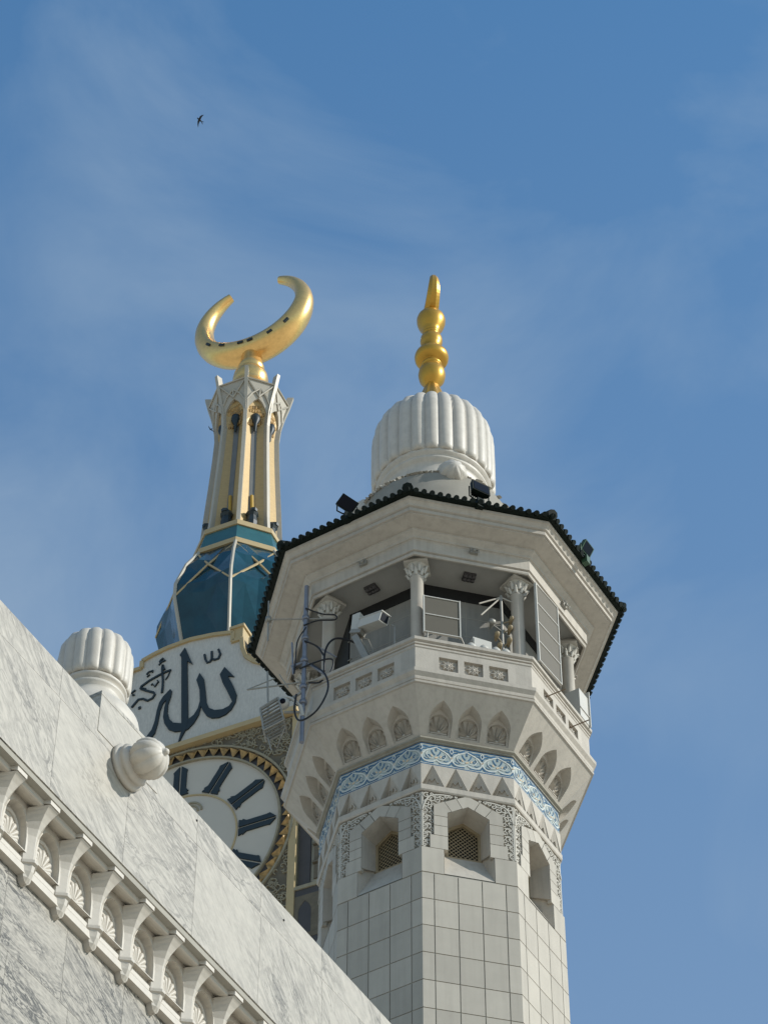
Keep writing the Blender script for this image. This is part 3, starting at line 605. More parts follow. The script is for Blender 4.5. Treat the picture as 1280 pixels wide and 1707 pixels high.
# antenna mast at the left corner
mx, my = -2.57, -2.55; base = mw(mx, my, 44.84)
def mp_(x, y, z): return (x - mx, y - my, z - 44.84)
am = root('antenna_mast', 'blue-grey antenna mast with crossarms fixed to the left corner of the balcony', 'antenna', base, PHI)
b = MB(); b.tube([(0, 0, 0), (0, 0, 4.9)], .052, 10); part('mast_pole', b, am, STEEL)
b = MB()
for z in (3.85, 3.2, 2.5, 1.67, 1.2): b.lathe([(.055, z - .05), (.085, z - .05), (.085, z + .05), (.055, z + .05)], 10)
part('clamp', b, am, STEEL)
b = MB(); b.tube([mp_(-3.39, -2.68, 48.65), mp_(-1.95, -2.44, 48.70)], .018, 6); b.tube([mp_(-3.40, -2.68, 49.25), mp_(-3.38, -2.68, 47.95)], .02, 6); b.lathe([(.001, -.06), (.07, -.06), (.07, .06), (.001, .06)], 8, M=Matrix.Translation(mp_(-3.39, -2.68, 48.65))); part('crossarm', b, am, GREYM)
b = MB(); b.tube([mp_(-3.78, -2.74, 46.43), mp_(-2.2, -2.49, 46.75)], .02, 6); b.tube([mp_(-3.78, -2.74, 46.43), mp_(-3.2, -2.65, 46.78)], .014, 6); b.tube([mp_(-3.36, -2.67, 47.0), mp_(-3.30, -2.66, 45.55)], .022, 6); b.tube([mp_(-3.1, -2.64, 46.9), mp_(-2.9, -2.6, 46.5)], .012, 6); part('dipole_arm', b, am, GREYM)
b = MB(); b.tube([mp_(-2.57, -2.55, 48.0), mp_(-1.9, -2.3, 47.6)], .02, 6); b.tube([mp_(-2.57, -2.55, 47.33), mp_(-1.85, -2.3, 46.75)], .02, 6); b.tube([mp_(-2.57, -2.55, 47.3), mp_(-2.85, -2.6, 47.15)], .03, 6); b.tube([mp_(-2.85, -2.6, 47.9), mp_(-2.80, -2.6, 46.9)], .02, 6); part('bracket', b, am, STEEL)
b = MB()
b.tube(crv([mp_(*q) for q in ((-2.7, -2.66, 46.2), (-2.72, -2.72, 45.65), (-2.56, -2.85, 45.2), (-2.18, -3.0, 45.3), (-1.94, -3.05, 45.85), (-2.04, -2.95, 46.45), (-2.41, -2.62, 47.15))], 6), .022, 7)
b.tube(crv([mp_(*q) for q in ((-2.13, -2.5, 47.0), (-2.13, -2.5, 47.56), (-2.03, -2.46, 47.94), (-1.83, -2.43, 48.06), (-1.5, -2.3, 48.0), (-1.3, -2.2, 47.8))], 6), .024, 7)
b.tube(crv([mp_(*q) for q in ((-2.66, -2.6, 47.05), (-2.47, -2.6, 47.14), (-2.15, -2.52, 47.34), (-1.95, -2.5, 47.32), (-1.97, -2.5, 47.0), (-2.2, -2.52, 46.66), (-2.45, -2.6, 46.58))], 6), .02, 6)
b.tube(crv([mp_(*q) for q in ((-2.55, -2.6, 48.35), (-2.72, -2.62, 47.94), (-2.75, -2.62, 47.5), (-2.77, -2.62, 46.9))], 5), .016, 6)
b.tube(crv([mp_(*q) for q in ((-2.57, -2.62, 48.95), (-2.2, -2.55, 48.78), (-1.92, -2.5, 48.75), (-1.92, -2.5, 48.6), (-2.3, -2.55, 48.58), (-2.6, -2.62, 48.4))], 5), .018, 6)
b.tube(crv([mp_(*q) for q in ((-2.57, -2.62, 47.9), (-2.3, -2.55, 47.75), (-2.13, -2.5, 47.45))], 5), .022, 6)
part('cable', b, am, BLACK)
# dome camera on the mast side
o = root('dome_camera', 'small cream dome camera with hood on a bracket left of the antenna mast', 'camera', mw(-2.98, -2.62, 46.0), PHI)
b = MB(); b.lathe([(.001, -.13), (.09, -.1), (.13, -.02), (.13, .06), (.001, .09)], 16); part('camera_body', b, o, LGREY)
b = MB(); b.lathe([(.06, 0), (.065, .03), (.04, .05), (.001, .05)], 12, M=Matrix.Translation((0, -.10, -.03)) @ Matrix.Rotation(radians(110), 4, 'X')); part('lens', b, o, LENS)
b = MB(); b.tube(crv([(-.15, 0, .05), (-.1, 0, .16), (.08, 0, .18), (.22, 0, .08), (.36, .02, -.1)], 4), .035, 6); b.tube([(.36, .02, -.1), (.42, .05, -.4)], .05, 6); part('hood', b, o, LGREY)
# cage of slats = slatted floodlight cage
o = root('slatted_cage', 'pale metal slatted cage hanging below the eaves beside the antenna mast', 'cage', mw(-3.2, -2.65, 45.6), PHI)
b = MB()
P_ = {k_: Vector((x + 3.2, 0, z - 45.6)) for k_, (x, z) in dict(TL=(-3.45, 45.72), TR=(-3.07, 46.0), BL=(-3.35, 45.05), BR=(-2.92, 45.30)).items()}
for dy in (-.18, .18):
    for q, w in (('TL', 'TR'), ('TR', 'BR'), ('BR', 'BL'), ('BL', 'TL')): b.tube([P_[q] + Vector((0, dy, 0)), P_[w] + Vector((0, dy, 0))], .022, 6)
for q in P_.values(): b.tube([q + Vector((0, -.18, 0)), q + Vector((0, .18, 0))], .022, 6)
b.tube([P_['BL'] + Vector((.05, 0, 0)), (0.0, 0, -1.0)], .015, 6); b.tube([P_['BL'], (.1, .1, -.85), P_['BR']], .018, 6)
part('cage_frame', b, o, GREYM)
b = MB()
for i in range(7):
    t = (i + .5) / 7; A_ = P_['TL'].lerp(P_['BL'], t); B_ = P_['TR'].lerp(P_['BR'], t); seg_box(b, A_ + Vector((0, -.17, 0)), B_ + Vector((0, -.17, 0)), .05, .02); seg_box(b, A_ + Vector((0, .17, 0)), B_ + Vector((0, .17, 0)), .05, .02)
part('slats', b, o, GREYM)
b = MB(); b.tube([(.25, 0, .1), (.62, .1, .15)], .03, 6); b.tube([(.2, 0, .35), (.64, .1, .8)], .03, 6); part('bracket', b, o, GREYM)

# ================================================================== FOREGROUND MARBLE WALL (frame: x along, -y outward)
AW = radians(90 - 30.8)
wl = root('marble_wall', 'sunlit veined white marble wall with row of carved corbels', 'wall', (-3.4918, 18.6095, 0), AW)
def wf(s_, z_, d): return (s_, -d, z_)
b = MB(); S0, S1 = -4.6, 22.0
JX = [1.03 + 1.155 * i for i in range(-5, 19)]
def slab(b, x0, x1, z0, z1, d, t=.03, g_=.0018):
    b.box(x0 + g_, x1 - g_, -d, -(d - t), z0 + g_, z1 - g_)
b2 = MB()
for i in range(len(JX) - 1): slab(b2, JX[i], JX[i + 1], 18.47, 19.61, 0)
for i in range(len(JX) - 1): slab(b2, JX[i] - .02, JX[i + 1] - .02, 19.61, 19.997, 0)
part('frieze_slabs', b2, wl, MARBLE, UP)
b = MB(); b.box(JX[0], JX[-1], .012, 1.2, 18.40, 19.96); b.box(JX[0], JX[-1], .33, 1.2, -EYE, 17.6); b.box(JX[0], JX[-1], .42, 1.2, 17.6, 18.40); part('wall_core', b, wl, GROUT, UP)
b = MB(); b.box(JX[0], JX[-1], .03, 1.25, 19.962, 19.998); part('coping', b, wl, MARBLE, UP)
# soffit mouldings behind the frieze foot
b = MB(); P_ = [(0.0, 18.47), (-.035, 18.468), (-.04, 18.452), (-.085, 18.450), (-.09, 18.436), (-.16, 18.434), (-.165, 18.424), (-.40, 18.422)]
b.loft([[(x, -d, z) for d, z in P_] for x in (JX[0], JX[-1])], closed=False); part('frieze_soffit', b, wl, MARBLE_D, UP)
# lower wall
b = MB(); X2 = [.98 + .905 * i for i in range(-6, 20)]
zr = 17.634
for r in range(22):
    z0 = zr - .86
    for i in range(len(X2) - 1):
        o_ = .12 if r % 2 else 0; slab(b, X2[i] + o_, X2[i + 1] + o_, z0, zr, -.31)
    zr = z0
part('lower_slabs', b, wl, MARBLE_D, UP)
# backing of corbel course with niches
PIT = .508; C0 = 1.675
b = MB(); NP = []
def arch_n(c, hw_, z0, zs, z1, n=8):
    P = [(c - hw_, z0), (c + hw_, z0)]
    for i in range(n + 1): t = pi * i / n; P.append((c + hw_ * cos(t), zs + (z1 - zs) * sin(t) ** .85))
    return P
NA = arch_n(0, .168, 17.88, 18.04, 18.33)
b.plate([(-PIT / 2, 17.87), (PIT / 2, 17.87), (PIT / 2, 18.425), (-PIT / 2, 18.425)], [NA], wf, -.24, -.24)
b.loft([[wf(x, z, -.24) for x, z in NA], [wf(x * .97, z, -.26) for x, z in NA], [wf(x * .96, z, -.30) for x, z in NA], [wf(x * .86, z, -.335) for x, z in NA]])
b.plate([(x * .86, z) for x, z in NA], [], wf, -.335, -.335)
# stepped bands under the niche
b.loft([[(x, -d, z) for d, z in ((-.34, 17.895), (-.30, 17.885), (-.29, 17.84), (-.30, 17.835), (-.30, 17.815), (-.265, 17.81), (-.26, 17.75), (-.275, 17.745), (-.275, 17.73), (-.245, 17.725), (-.24, 17.64), (-.42, 17.635))] for x in (-PIT / 2, PIT / 2)], closed=False)
b.loft([[(x, -d, z) for d, z in ((-.085, 18.424), (-.09, 18.352), (-.105, 18.345), (-.13, 18.345), (-.165, 18.355), (-.20, 18.375), (-.24, 18.40))] for x in (-PIT / 2 + .085, PIT / 2 - .085)], closed=False)
b.loft([[(x * (1 - .0 * d), -d, z) for x, z in arch_n(0, .150, 17.92, 18.06, 18.27)] for d in (-.334, -.310)] + [[(x, .322, z) for x, z in arch_n(0, .132, 17.92, 18.06, 18.25)], [(x, .334, z) for x, z in arch_n(0, .130, 17.92, 18.06, 18.25)]])
bay = b.mesh('niche_bay', WHITE)
b = MB()
for i in range(9):
    r_ = (i - 4) * .36; ln = (.215, .20, .175, .15, .125)[abs(i - 4)]
    M_ = Matrix.Translation((0, .318, 17.955)) @ Matrix.Rotation(r_, 4, 'Y') @ Matrix.Diagonal((1.0, 1.15, 1.0, 1))
    b.lathe([(.001, 0), (.012, ln * .3), (.026, ln * .7), (.030, ln * .85), (.022, ln * .97), (.001, ln)], 10, M=M_)
b.lathe([(.04, -.02), (.035, .02), (.001, .05)], 10, M=Matrix.Translation((0, .305, 17.94)))
leaf = b.mesh('shell_leaf', WHITE)
b = MB()
# (z, half width of tip, tip offset, half width of cheek, cheek offset)
SEC = [(17.74, .004, .20, .086, .256), (18.00, .004, .20, .086, .256), (18.08, .008, .192, .090, .252), (18.15, .018, .170, .100, .248), (18.22, .034, .135, .114, .242), (18.28, .049, .095, .126, .236), (18.32, .060, .060, .132, .226), (18.345, .068, .033, .136, .212)]
b.loft([[(-bw_, .40, z), (-bw_, bo_, z), (-fw, fo_, z), (fw, fo_, z), (bw_, bo_, z), (bw_, .40, z)] for z, fw, fo_, bw_, bo_ in SEC], cap0=True)
b.loft([[(-.138, .40, z0), (-.138, .208, z0), (-.072, .022, z), (.072, .022, z), (.138, .208, z0), (.138, .40, z0)] for z, z0 in ((18.347, 18.40), (18.4235, 18.4235))], cap0=True)
# pendant foot
ft = [(17.79, 1.0), (17.785, 1.2), (17.75, 1.22), (17.74, 1.0), (17.725, 1.0), (17.67, .92), (17.61, .70), (17.57, .42), (17.555, .12)]
b.loft([[(-.078 * k_, .34, z), (-.078 * k_, .25, z), (-.02 * k_, .31 - .12 * k_, z), (.02 * k_, .31 - .12 * k_, z), (.078 * k_, .25, z), (.078 * k_, .34, z)] for z, k_ in ft], cap1=True)
corb = b.mesh('corbel', WHITE)
for i in range(-9, 34):
    x = C0 + PIT * i; part('corbel', corb, wl, None, (x, 0, EYE))
    o = part('niche_bay', bay, wl, None, (x + PIT / 2, 0, EYE)); part('shell_leaf', leaf, o)
# pier, boss and pinnacle
b = MB(); b.box(1.62, 2.62, -.006, .9, 19.70, 20.20)
V = [(1.617, -.009, 20.18), (2.623, -.009, 20.18), (2.623, .95, 20.18), (1.617, .95, 20.18)]; V2 = [(1.617, -.009, 20.225), (2.623, -.009, 20.225), (2.623, .95, 20.225), (1.617, .95, 20.225)]; V3 = [(1.72, .10, 20.30), (2.52, .10, 20.30), (2.52, .85, 20.30), (1.72, .85, 20.30)]
b.loft([V, V2, V3], cap0=True, cap1=True)
pier = part('pier', b, wl, MARBLE, UP)
b = MB(); Mx = Matrix.Translation((2.10, 0, 19.60)) @ Matrix.Rotation(radians(90), 4, 'X')
b.lathe([(.0, .004), (.235, .004), (.24, .035), (.225, .055), (.205, .06), (.20, .085), (.215, .10), (.19, .13), (.14, .165), (.001, .165)], 40, M=Mx)
bs = part('round_boss', b, wl, WHITE, UP, label='round lobed boss projecting from the marble wall')
b = MB(); pr = [(.13, .13), (.17, .16), (.205, .22), (.208, .27), (.195, .33), (.16, .385), (.11, .42), (.055, .44), (.035, .445), (.032, .47), (.015, .485), (.001, .487)]
b.lathe(pr, 96, rf=lambda r, z, a: r * (1 - .15 * (1 - abs(sin(4.5 * a)) ** .55)) if z < .441 else r, M=Mx); part('lobed_ball', b, bs, WHITE)
b = MB(); cx, cy = 2.11, .50
b.lathe([(.50, 20.2), (.50, 20.32), (.485, 20.40), (.44, 20.48), (.39, 20.54), (.345, 20.60), (.31, 20.66), (.30, 20.71), (.325, 20.735), (.33, 20.765), (.305, 20.785), (.30, 20.80), (.335, 20.815), (.345, 20.84), (.33, 20.87)], 48, (cx, cy)); pn = part('pinnacle', b, wl, WHITE, UP, label='white ribbed pinnacle above the marble wall')
b = MB(); nf = 16
b.lathe([(.31, 20.88), (.35, 20.86), (.372, 20.89), (.378, 20.95), (.378, 21.28), (.368, 21.38), (.335, 21.46), (.27, 21.53), (.18, 21.58), (.08, 21.60), (.001, 21.61)], nf * 10, (cx, cy), rf=lambda r, z, a: r - min(.03, r * .2) * (1 - abs(sin(nf * a / 2)) ** .6)); part('ribbed_cap', b, pn, WHITE)
b = MB()
for x, z in ((4.9, 19.83), (3.3, 19.9)): b.lathe([(.001, .008), (.012, .006), (.014, 0)], 8, M=Matrix.Translation((x, 0, z)) @ Matrix.Rotation(pi / 2, 4, 'X'))
part('bolt_heads', b, wl, DARK, UP)

# ================================================================== CLOCK TOWER (frame of its clock face: x right, -y outward)
PSI = radians(-24.4)
tw = root('clock_tower', 'huge distant clock tower with Arabic lettering and golden crescent on top', 'tower', (-27.5753, 387.0275, 0), PSI)
Xs = cos(PSI) * (-34.405 + 27.5753) + sin(PSI) * (371.972 - 387.0275)      # face centre in the tower frame
FD = 16.532; FZ = 338.825
def tf(s_, z_, d): return (s_ + Xs, -(FD + d), FZ + z_)
def tfl(s_, z_, d): return (s_, -(FD + d), FZ + z_)
# the body below and behind the face
b = MB(); b.box(Xs - 24.5, Xs + 22.2, -FD + .3, 22, 0 - EYE, FZ + 23.4); part('tower_body', b, tw, TBEIGE, UP)
b = MB(); b.box(Xs + 22.2, Xs + 28.5, -FD + 1.2, 20, -EYE, FZ + 22); wing = part('side_bay', b, tw, TBEIGE, UP)
b = MB(); b.box(Xs + 22.6, Xs + 24.6, -FD + .7, -FD + 1.3, FZ - 17, FZ + 22); part('dark_recess', b, wing, TGREY)
b = MB()
for z in range(-15, 22, 4): b.box(Xs + 25.2, Xs + 28.0, -FD + .95, -FD + 1.25, FZ + z, FZ + z + 3); b.box(Xs + 25.0, Xs + 28.4, -FD + .6, -FD + 1.22, FZ + z + 3.2, FZ + z + 3.6)
part('bay_window', b, wing, TRELG)
b = MB(); b.box(Xs + 21.0, Xs + 28.6, -FD - .3, -FD + 2, FZ - 17.6, FZ - 16.9); part('string_course', b, wing, TRELIEF)
b = MB(); b.box(Xs + 21.0, Xs + 28.6, -FD - .05, -FD + 2, FZ - 60, FZ - 17.6); part('dark_base', b, wing, TGREY)
b = MB()
ar = pointed(24.3, 1.15, -27, -22.5, -20.2); b.plate([(22.0, -28), (27.5, -28), (27.5, -19), (22.0, -19)], [ar], tf, -.1, .12); part('arched_niche', b, wing, TRELG)
# face ground with relief
b = MB(); b.plate([(-24.5, -60), (22.2, -60), (22.2, 23.3), (-24.5, 23.3)], [], tf, -.2, 0); fg = part('face_wall', b, tw, TRELG, UP)
b = MB()
random.seed(11)
for i in range(2600):
    u = random.uniform(-20, 20.8); z = random.uniform(-32, 23); rr = hypot(u, z)
    if rr < 22.4 or (u < 0 and z < 15): continue
    b.ribbon(spiral(u, z, random.uniform(.45, 1.0), random.uniform(0, 6), random.uniform(.6, 1.2), random.choice((1, -1)), 9), .16, tf, 0, .28)
part('relief_scrolls', b, fg, TRELIEF)['kind'] = 'stuff'
b = MB(); b.box(Xs + 21.05, Xs + 22.4, -FD - .35, -FD + .4, FZ - 60, FZ + 23.3); b.box(Xs - 24.5, Xs - 21.05, -FD - .35, -FD + .4, FZ - 60, FZ + 23.3); part('edge_pilaster', b, fg, GOLDL)
def circ(r, n=96, c=(0, 0)): return [(c[0] + r * sin(2 * pi * i / n), c[1] + r * cos(2 * pi * i / n)) for i in range(n)]
b = MB(); b.plate(circ(22.0), [circ(21.6)], tf, 0, .5); b.plate(circ(19.5), [circ(19.15)], tf, 0, .6); part('dial_ring', b, fg, TRELIEF)
b = MB()
NS = 60
for i in range(NS):
    a0 = 2 * pi * i / NS; a1 = 2 * pi * (i + 1) / NS; am_ = (a0 + a1) / 2
    jd = random.uniform(-.18, .18)
    def pc(r, a, d): return tf(r * sin(a), r * cos(a), d + (jd if d > .5 else 0))
    b.add([pc(21.5, a0, .0), pc(21.5, a1, .0), pc(19.6, a1, .15), pc(21.1, am_, .75), pc(19.6, a0, .15)], [(0, 4, 3), (0, 3, 1), (1, 3, 2)])
part('saw_tooth_ring', b, fg, GOLDR)
b = MB(); b.plate(circ(21.6), [circ(19.4)], tf, 0, .02); part('ring_recess', b, fg, TGREY)
b = MB(); b.plate(circ(19.2), [], tf, 0, .1); dial = part('clock_dial', b, tw, DIAL, UP)
b = MB(); b.plate(circ(11.5), [circ(11.2)], tf, .1, .25); part('inner_ring', b, dial, GOLDL)
for hnum in range(12):
    b = MB(); A_ = radians(30 * hnum)
    def rf_(P, A_=A_): return [(x * cos(A_) + y * sin(A_), -x * sin(A_) + y * cos(A_)) for x, y in P]
    for sg in (1, -1):
        P = [(.18, 18.6), (1.35, 17.5), (1.22, 16.9), (1.22, 13.2), (1.75, 12.5), (1.5, 12.4), (1.75, 11.75), (.18, 11.75)]
        b.plate(rf_([(sg * x, y) for x, y in P]), [], tf, .1, .35)
    part('hour_mark', b, dial, INK)
b = MB(); A_ = radians(-75); b.plate([(0, 2.2), (-.6, -6), (0, -8.5), (.6, -6)], [], tf, .1, .8); b.plate([(0, -1.5), (-16.5, -1.2), (-17.5, -.5), (-16.5, .4), (0, 1.5)], [], tf, .1, .6); part('clock_hands', b, dial, INK)
b = MB()
for r in (1.6, 2.3): b.ribbon([(2.2 + r * cos(t * .3), 7.0 + r * sin(t * .3)) for t in range(0, 12)], .35, tf, .1, .3)
part('dial_motif', b, dial, TRELIEF)
# lettering panel
PO = [(-22, 23.6), (22, 23.6), (22, 36.3), (16.5, 37.2), (14.6, 37.9), (12.9, 39.2), (11.4, 41.0), (10.7, 43.2), (10.4, 46.0), (8.6, 46.0), (8.6, 48.3), (4.5, 49.4), (0, 50.1), (-4.5, 49.9), (-7.2, 49.4), (-9.6, 48.6), (-9.6, 46.8), (-11.6, 46.8), (-11.9, 44.5), (-13.0, 41.2), (-14.8, 38.9), (-16.5, 37.9), (-22, 36.3)]
b = MB(); b.plate(PO, [], tf, -2.6, .1, back=True); pn2 = part('lettering_panel', b, tw, mat('mosaic_panel', (0.455, 0.425, 0.37), 0.55, var=0.14, vscale=2.2, stretch=(2.5, 2.5, .6)), UP)
b = MB()
for i in range(1, len(PO)):
    p, q = PO[i], PO[(i + 1) % len(PO)]
    if i == len(PO) - 1: q = PO[0]
    b.ribbon([p, q], .75, tf, -2.7, .55)
b.ribbon([(-22.2, 23.2), (22.2, 23.2)], 1.1, tf, -1, 1.3)
part('gold_border', b, pn2, GOLDL)
b = MB(); b.box(Xs + 8.3, Xs + 10.6, -FD - .4, -FD + 2.2, FZ + 45.6, FZ + 48.9); b.box(Xs + 8.0, Xs + 10.9, -FD - .7, -FD + 2.4, FZ + 48.9, FZ + 49.5); part('panel_finial', b, pn2, GOLDL)
alif = [(-0.98,48.41),(0.8,43.43),(-0.32,44.65),(0.75,29.45),(0.5,27.6),(-1.0,24.25),(-0.43,27.4),(-1.55,46.26),(-1.94,46.83)]
lam = [(7.31,40.0),(9.33,36.72),(8.07,37.38),(9.19,34.63),(10.01,31.93),(9.85,30.23),(9.15,28.77),(8.11,27.92),(6.74,27.7),(5.34,28.14),(4.36,29.06),(3.59,30.54),(3.09,32.02),(2.77,30.0),(1.93,28.39),(0.83,27.28),(0.14,27.21),(-1.75,27.67),(-3.06,28.74),(-3.95,30.56),(-4.3,32.27),(-4.21,34.6),(-3.86,36.54),(-4.6,35.75),(-5.05,34.15),(-5.31,31.11),(-5.72,28.93),(-6.5,27.85),(-7.6,26.9),(-8.0,27.2),(-7.13,29.01),(-6.41,29.99),(-5.92,31.94),(-5.69,34.41),(-5.34,36.25),(-4.56,37.62),(-3.3,38.84),(-3.0,38.27),(-3.1,36.92),(-3.54,35.11),(-3.52,33.13),(-3.07,31.38),(-2.2,30.05),(-0.6,29.25),(0.69,29.66),(1.82,30.38),(2.52,31.66),(2.82,33.31),(2.62,36.16),(1.84,38.97),(2.38,40.55),(3.31,38.66),(3.8,35.27),(4.1,32.59),(4.73,30.86),(5.86,29.87),(7.43,29.43),(8.64,29.75),(9.22,30.59),(8.16,33.48),(7.11,36.09),(6.45,38.46)]
strokes = [([(3.05,45.03),(3.32,43.59),(3.73,42.67),(4.25,42.66),(4.59,43.26),(4.49,45.23)],0.42),([(4.59,43.26),(5.21,42.79),(5.92,42.8),(6.24,43.78),(5.8,45.19)],0.42),([(-5.23,47.59),(-5.82,47.29),(-5.98,46.97),(-5.54,46.78),(-4.81,46.87)],0.35),([(-5.54,46.78),(-6.11,46.16)],0.25),([(-5.3,45.9),(-5.35,44.83),(-5.21,43.53),(-5.01,41.91),(-4.94,40.03),(-5.01,38.68)],0.42),([(-5.29,45.74),(-4.84,44.46)],0.4),([(-3.52,43.84),(-4.55,43.8),(-5.99,43.47),(-7.78,42.9),(-9.31,42.06),(-9.52,41.69),(-8.38,40.99)],0.42),([(-9.32,41.45),(-8.23,40.54),(-6.69,39.45),(-6.41,38.87),(-6.84,38.06),(-7.79,37.84),(-8.7,38.67),(-9.69,38.92),(-10.92,37.44)],0.42),([(-3.7,43.68),(-3.99,42.56),(-4.48,41.76)],0.14),([(-8.46,44.73),(-8.06,45.19),(-7.21,45.22),(-7.3,44.79)],0.28),([(-8.35,44.06),(-7.76,44.44)],0.18),([(-7.32,41.55),(-7.1,41.84),(-6.55,40.85),(-5.89,41.88),(-6.16,42.3)],0.25),([(-9.52,36.64),(-9.04,36.67)],0.6),([(-11.24,41.01),(-10.84,41.39),(-10.43,41.6)],0.3),([(-11.02,40.54),(-10.59,40.44)],0.3)]
b = MB(); b.plate(alif, [], tf, .1, .42); b.plate(lam, [], tf, .1, .40)
for p, w in strokes: b.ribbon(p, w * .92, tf, .1, .38)
part('lettering', b, pn2, INK)
b = MB()   # stepped block behind the panel, right shoulder
for i in range(5): b.box(Xs + 11.5 + i * .6, Xs + 12.1 + i * .6, -FD + .2, -FD + 3.5, FZ + 38, FZ + 46.2 - i * 1.2)
part('shoulder_block', b, pn2, GOLDL)
# spire: star-plan octagon, corners at 22.5 + 45k in the face frame
def ov(R_, k, z): a = radians(22.5 + 45 * k); return Vector((R_ * sin(a), -R_ * cos(a), z))
def om(R_, k, z): a = radians(45 + 45 * k); return Vector((R_ * sin(a), -R_ * cos(a), z))
# glass bulb
GP = [(362, 11.0), (385, 12.2), (395.2, 12.4), (405.5, 14.9), (409, 14.9), (416, 12.7), (421.5, 9.9)]
b = MB(); random.seed(5)
GZ = [(362, 11.0), (385, 12.2), (395.2, 12.4), (400, 13.6), (405.5, 14.9), (409, 14.9), (412.5, 13.9), (416, 12.7), (421.5, 9.9)]
for k in range(8):
    grid = []
    for z, r_ in GZ:
        row = []
        for j in range(5):
            t = j / 4; p = ov(r_, k, z).lerp(ov(r_, k + 1, z), t); f_ = sin(pi * t); o_ = Vector((p.x, p.y, 0)).normalized()
            row.append(p - o_ * f_ * (.75 if 400 <= z <= 412.5 else .2) + (o_ * random.uniform(-.28, .28) if 0 < j < 4 and z > 386 else Vector()) + (Vector((0, 0, random.uniform(-.8, .8))) if 0 < j < 4 and 396 < z < 420 else Vector()))
        grid.append(row)
    for i in range(len(GZ) - 1):
        for j in range(4):
            a_, b_, c_, d_ = grid[i][j], grid[i][j + 1], grid[i + 1][j + 1], grid[i + 1][j]
            if (i + j) % 2: b.add([a_, b_, c_, d_], [(0, 1, 2), (0, 2, 3)])
            else: b.add([a_, b_, c_, d_], [(0, 1, 3), (1, 2, 3)])
gb = part('glass_bulb', b, tw, GLASS, UP)
b = MB()
for k in range(8):
    if k not in (6, 2): b.tube([ov(r + .12, k, z) for z, r in GP[1:]], .36, 6, False)
part('glass_mullions', b, gb, FIN)
b = MB()
for k in range(8):
    for kk, mk in ((k + 1, k), (k - 1, k - 1)): b.tube([ov(14.9, k, 406), om(12.3, mk, 413.6), ov(10.2, kk, 420.8)], .24, 5, False)
part('diagonal_ribs', b, gb, GOLDL)
# teal drum with gold bands
b = MB()
for z0, z1, r0, r1, in ((421.3, 422.6, 10.25, 10.2), (427.5, 428.8, 9.15, 9.1)): b.loft([[ov(r, k, z) for k in range(8)] for r, z in ((r0 - .8, z0), (r0, z0), (r1, z1), (r1 - .8, z1))])
part('gold_band', b, tw, GOLDL, UP)
b = MB(); b.loft([[ov(r, k, z) for k in range(8)] for r, z in ((9.9, 422.4), (8.8, 427.7))]); part('teal_drum', b, tw, TEAL, UP)
# shaft of the spire
SP_ = [(428.5, 8.2), (433, 7.8), (440, 7.45), (448, 7.0), (456, 6.6), (462, 6.4), (466, 6.7), (469.5, 7.4), (472.5, 8.2)]
b = MB()
for k in range(8):
    for i in range(len(SP_) - 1):
        z0, r0 = SP_[i]; z1, r1 = SP_[i + 1]; r0 -= .45; r1 -= .45
        m0 = .72 if z0 < 464 else .85; m1 = .72 if z1 < 464 else .85
        b.add([ov(r0, k, z0), om(r0 * m0, k, z0), ov(r0, k + 1, z0), ov(r1, k, z1), om(r1 * m1, k, z1), ov(r1, k + 1, z1)], [(0, 1, 4, 3), (1, 2, 5, 4)])
part('spire_wall', b, tw, mat('spire_gold_cladding', (0.42, 0.29, 0.125), 0.5, metal=0.15, var=0.12, vscale=1.2, stretch=(1, 1, 3)), UP)
for k in range(8):
    b = MB(); P0 = [om(r * .70 * .98 + .28, k, z) for z, r in SP_[1:6]]
    a = radians(45 + 45 * k); t_ = Vector((cos(a), sin(a), 0))
    b.loft([[p - t_ * .55, p + t_ * .55] for p in P0], closed=False); part('glass_slot', b, tw, SLOT, UP)
for k in range(8):
    b = MB(); a = radians(22.5 + 45 * k); n_ = Vector((sin(a), -cos(a), 0)); t_ = Vector((cos(a), sin(a), 0)); loops = []
    for z, r in [(421.5, 9.9)] + SP_ + [(475.9, 8.95)]:
        c = n_ * (r + .1); dp = 1.5 if z < 470 else 1.3; w = .36
        loops.append([c - n_ * dp - t_ * w + Vector((0, 0, z)), c - t_ * w + Vector((0, 0, z)), c + t_ * w + Vector((0, 0, z)), c - n_ * dp + t_ * w + Vector((0, 0, z))])
    b.loft(loops, cap0=True, cap1=True); part('spire_rib', b, tw, FIN, UP)
